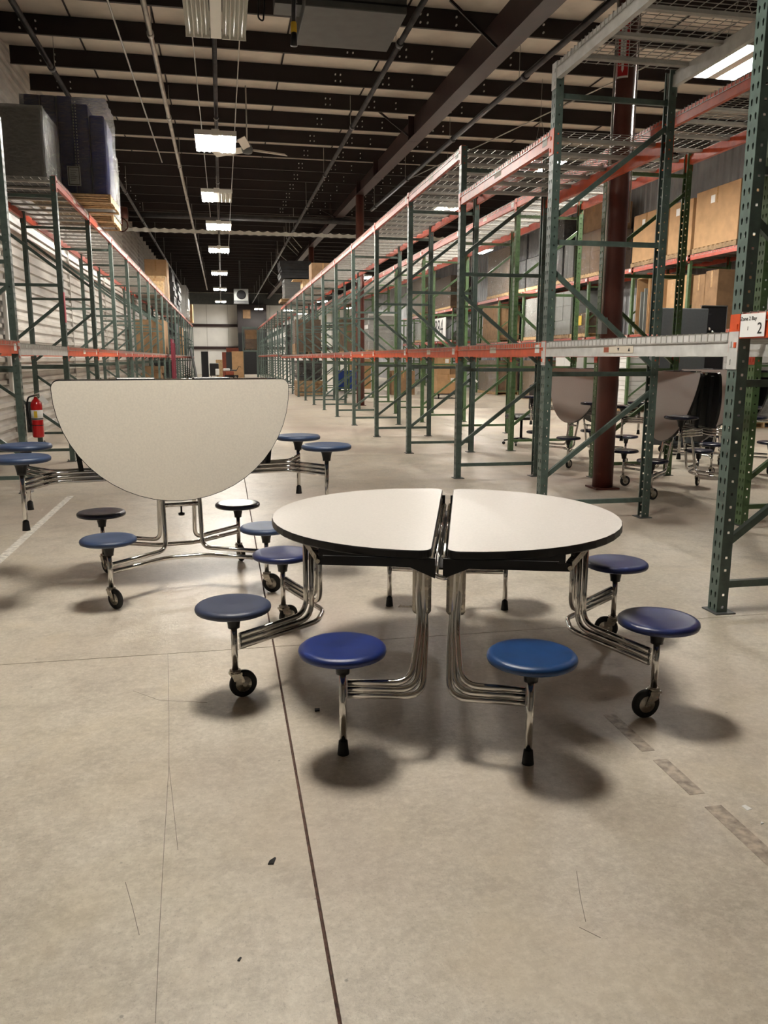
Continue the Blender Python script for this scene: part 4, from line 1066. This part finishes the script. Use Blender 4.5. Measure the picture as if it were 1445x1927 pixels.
o = MB().box(0, .06, 0, 1.3, 0, 2.25).build('board', M_BURG, t); MB().box(.06, .10, .1, .14, 0, 2.1).build('rib', M_BURG, t); MB().box(.06, .10, 1.15, 1.19, 0, 2.1).build('rib', M_BURG, t)
for k in range(7):
    o = MB().box(-.02, .02, 0, 2.6, 0, 2.1-.05*k).build('leaning_panel', M_DGREY if k % 2 else M_GPAN)
    o.location = (-1.50-.05*k, 47+1.4*k, .0); o.rotation_euler = (0, -.16, 0)
    tag(o, ('nearest', 'second', 'third', 'fourth', 'fifth', 'sixth', 'farthest')[k]+' dark panel leaning by the far end of the left row', 'panel')
stacked_load(-3.1, -2.3, 38.5, 41.0, .0, 1.4, 1, 2, 7, 'black folded chair frames stacked on the floor under the left rack', M_CHAR, seed=85, wrap=False, piece='bundle', jit=.06)
for k, (y0, lb) in enumerate(((44.15, 'nearer'), (49.9, 'middle'), (55.65, 'farther'))):
    stacked_load(-3.14, -2.38, y0, y0+2.5, 1.662, 3.3, 2, 2, 3, lb+' mixed load on the lower shelf far along the left row', (M_CHAR, M_CARD, M_DGREY)[k], seed=90+k, wrap=(k != 1), jit=.06)
# --- end of the hall
def leaner(x, y, w_, h, mm, label, th=.05, name='board', cat='board', lean=.08):
    t = thing(name, label, cat, (x, y, 0)); o = MB().box(0, w_, 0, th, 0, h).build('board_sheet', mm, t); o.rotation_euler = (-lean, 0, 0); return t
t = thing('black_panel_case', 'tall black panel standing before the end wall at left', 'panel', (-1.62, 62, 0)); MB().box(0, .52, 0, .3, .06, 2.0, .02).build('case', M_BLKM, t); MB().box(.02, .5, .02, .28, 0, .06).build('plinth', M_BLK, t)
t = thing('black_cart', 'low black cart with white bundles near the end wall', 'cart', (-1.0, 60, 0)); MB().box(0, .65, 0, .8, .25, 1.15, .03).build('body', M_BLK, t); MB().box(.4, .68, -.1, .0, .3, .75, .03).build('bundle', M_WHTP, t)
for a in (.1, .55): put(WHEEL, 'wheel', t, (a, .1, .0625)); MB().box(a-.02, a+.02, .08, .12, .06, .25).build('leg', M_BLKM, t)
leaner(-.60, 66, .52, 1.4, M_WOOD, 'small pale wooden sheet leaning by the end wall')
leaner(-.09, 66.4, .36, 2.0, M_RUST, 'rust red board standing left of the grey one at the hall end')
leaner(.22, 66, .45, 2.0, M_GPAN, 'grey board between the rust red board and the plywood')
leaner(.25, 67.2, 1.0, 2.35, M_RUST, 'orange-brown board rising behind the plywood at the hall end')
leaner(.66, 65, .9, 2.05, M_CARD, 'large plywood sheet leaning at the right of the hall end')
t = thing('ride_on_mower', 'small red and white ride-on mower parked at the end of the hall', 'mower', (-.05, 58, 0))
MB().box(.15, .75, 0, .5, .35, .62, .05).build('hood', M_RUST, t); MB().box(.0, .5, .02, .48, .62, .80, .06).build('seat', M_WHTP, t)
MB().box(.1, 1.05, .05, .45, .18, .34, .03).build('deck', M_BLKM, t); MB().box(.55, .95, .1, .4, .62, .72, .03).build('engine', M_DGREY, t)
for a, r in ((.15, 1.9), (.85, 2.6)):
    for b_ in (0, .5):
        wv = put(WHEEL, 'wheel', t, (a, b_, .0625*r)); wv.scale = (r, r, r); h = put(RIM, 'hub', wv)
MB().tube([(.9, .25, .6), (1.1, .25, .95), (1.25, .25, .9)], .02, 6).build('handle', M_BLKM, t)
t = thing('brown_partition', 'dark brown partition with shelves high on the end wall at right', 'partition', (1.45, 78.4, 0))
MB().box(0, 2.7, 0, 1.2, 0, 3.9).build('lower_block', M_BLKM, t); MB().box(0, 2.7, 0, 1.2, 3.9, 6.5).build('upper_block', M_PUR, t); MB().box(.5, 1.2, -.1, 0, 5.2, 6.0).build('shelf_box', M_CARD2, t)
pallet(1.75, 2.7, 66, 67.2, 2.15, 'pallet of the wrapped brown stack at the right of the hall end', M_WOOD2)
stacked_load(1.75, 2.7, 66, 67.2, 2.281, 3.75, 1, 1, 4, 'wrapped brown stack raised at the right of the hall end', M_CARD2, seed=95, jit=.04)
t = thing('pallet_rack', 'short green rack bay holding the wrapped brown stack, hall end', 'rack', (1.56, 65.9, 0))
for a in (0, 1.12):
    for b_ in (0, 1.35): MB().box(a, a+.07, b_, b_+.08, 0, 4.0).build('post', M_GRN, t)
for z in (2.03, 3.85):
    for b_ in (0, 1.35): MB().box(.07, 1.12, b_, b_+.05, z, z+.115).build('beam', M_GRN, t)
# office chair base glimpsed under the racks
t = thing('office_chair', 'black office chair half hidden behind the near rack posts', 'chair', (5.15, 13.45, 0))
for a in range(5):
    an = a*2*PI/5+.3; MB().bar((0, 0, .12), (.30*math.cos(an), .30*math.sin(an), .075), .04, .025).build('base_spoke', M_BLK, t)
    wv = put(WHEEL, 'wheel', t, (.30*math.cos(an), .30*math.sin(an), .028), an); wv.scale = (.45, .8, .45)
MB().tube([(0, 0, .1), (0, 0, .45)], .025, 10).build('gas_lift', M_BLK, t)
MB().box(-.24, .24, -.24, .24, .45, .54, .04).build('seat', M_BLK, t)
MB().box(.20, .27, -.22, .22, .60, 1.05, .03).build('backrest', M_BLK, t); MB().bar((.18, 0, .48), (.25, 0, .70), .06, .02).build('back_bracket', M_BLK, t)
# slanting brace rods below the far girder
for y, x0, z0, x1, z1 in [(34, 2.816, 6.469, 3.302, 5.925), (35.4, 2.785, 6.485, 3.308, 5.924), (37, 2.822, 6.519, 3.399, 5.993), (41, 2.805, 6.554, 3.368, 6.117), (45, 2.983, 6.578, 3.459, 6.148), (50, 3.05, 6.647, 3.704, 6.138), (57, 3.208, 6.696, 3.739, 6.214)]:
    MB().tube([(x0, y, z0), (x1, y, z1)], .016, 6).tube([(x0, y, z0), (x0, y, roof(y)+.2)], .006, 6).build('brace_rod', M_COND, ce)

# bits on the floor
def chip(label, x, y, pts, h, m, name='plastic_chip'):
    mb = MB(); n = len(pts); mb.prism(pts, 0, h); o = mb.build(name, m, None, (x, y, .0)); tag(o, label, 'debris'); return o
chip('black triangular plastic chip on the bare floor left of the joint', 0.092, 2.198, [(-.013, -.012), (.004, -.014), (.013, .014), (.010, .018), (-.007, .004)], .004, M_BLK)
chip('tiny black chip near the bottom of the photo', -0.013, 1.811, [(-.005, -.004), (.001, -.007), (.006, .004), (.002, .006)], .003, M_BLK)
chip('small dark crumb beside the shadow of the front left stool', 0.347, 3.229, [(-.012, -.01), (.01, -.008), (.012, .01), (-.01, .012)], .006, M_BLK)
chip('larger white paper scrap at the right edge of the floor', 1.697, 2.189, [(-.010, -.016), (.012, -.010), (.004, .016), (-.012, .012)], .002, M_WHT, 'paper_scrap')
chip('tiny white fleck just below the larger paper scrap', 1.685, 2.098, [(-.005, -.006), (.007, -.004), (.004, .007)], .002, M_WHT, 'paper_scrap')
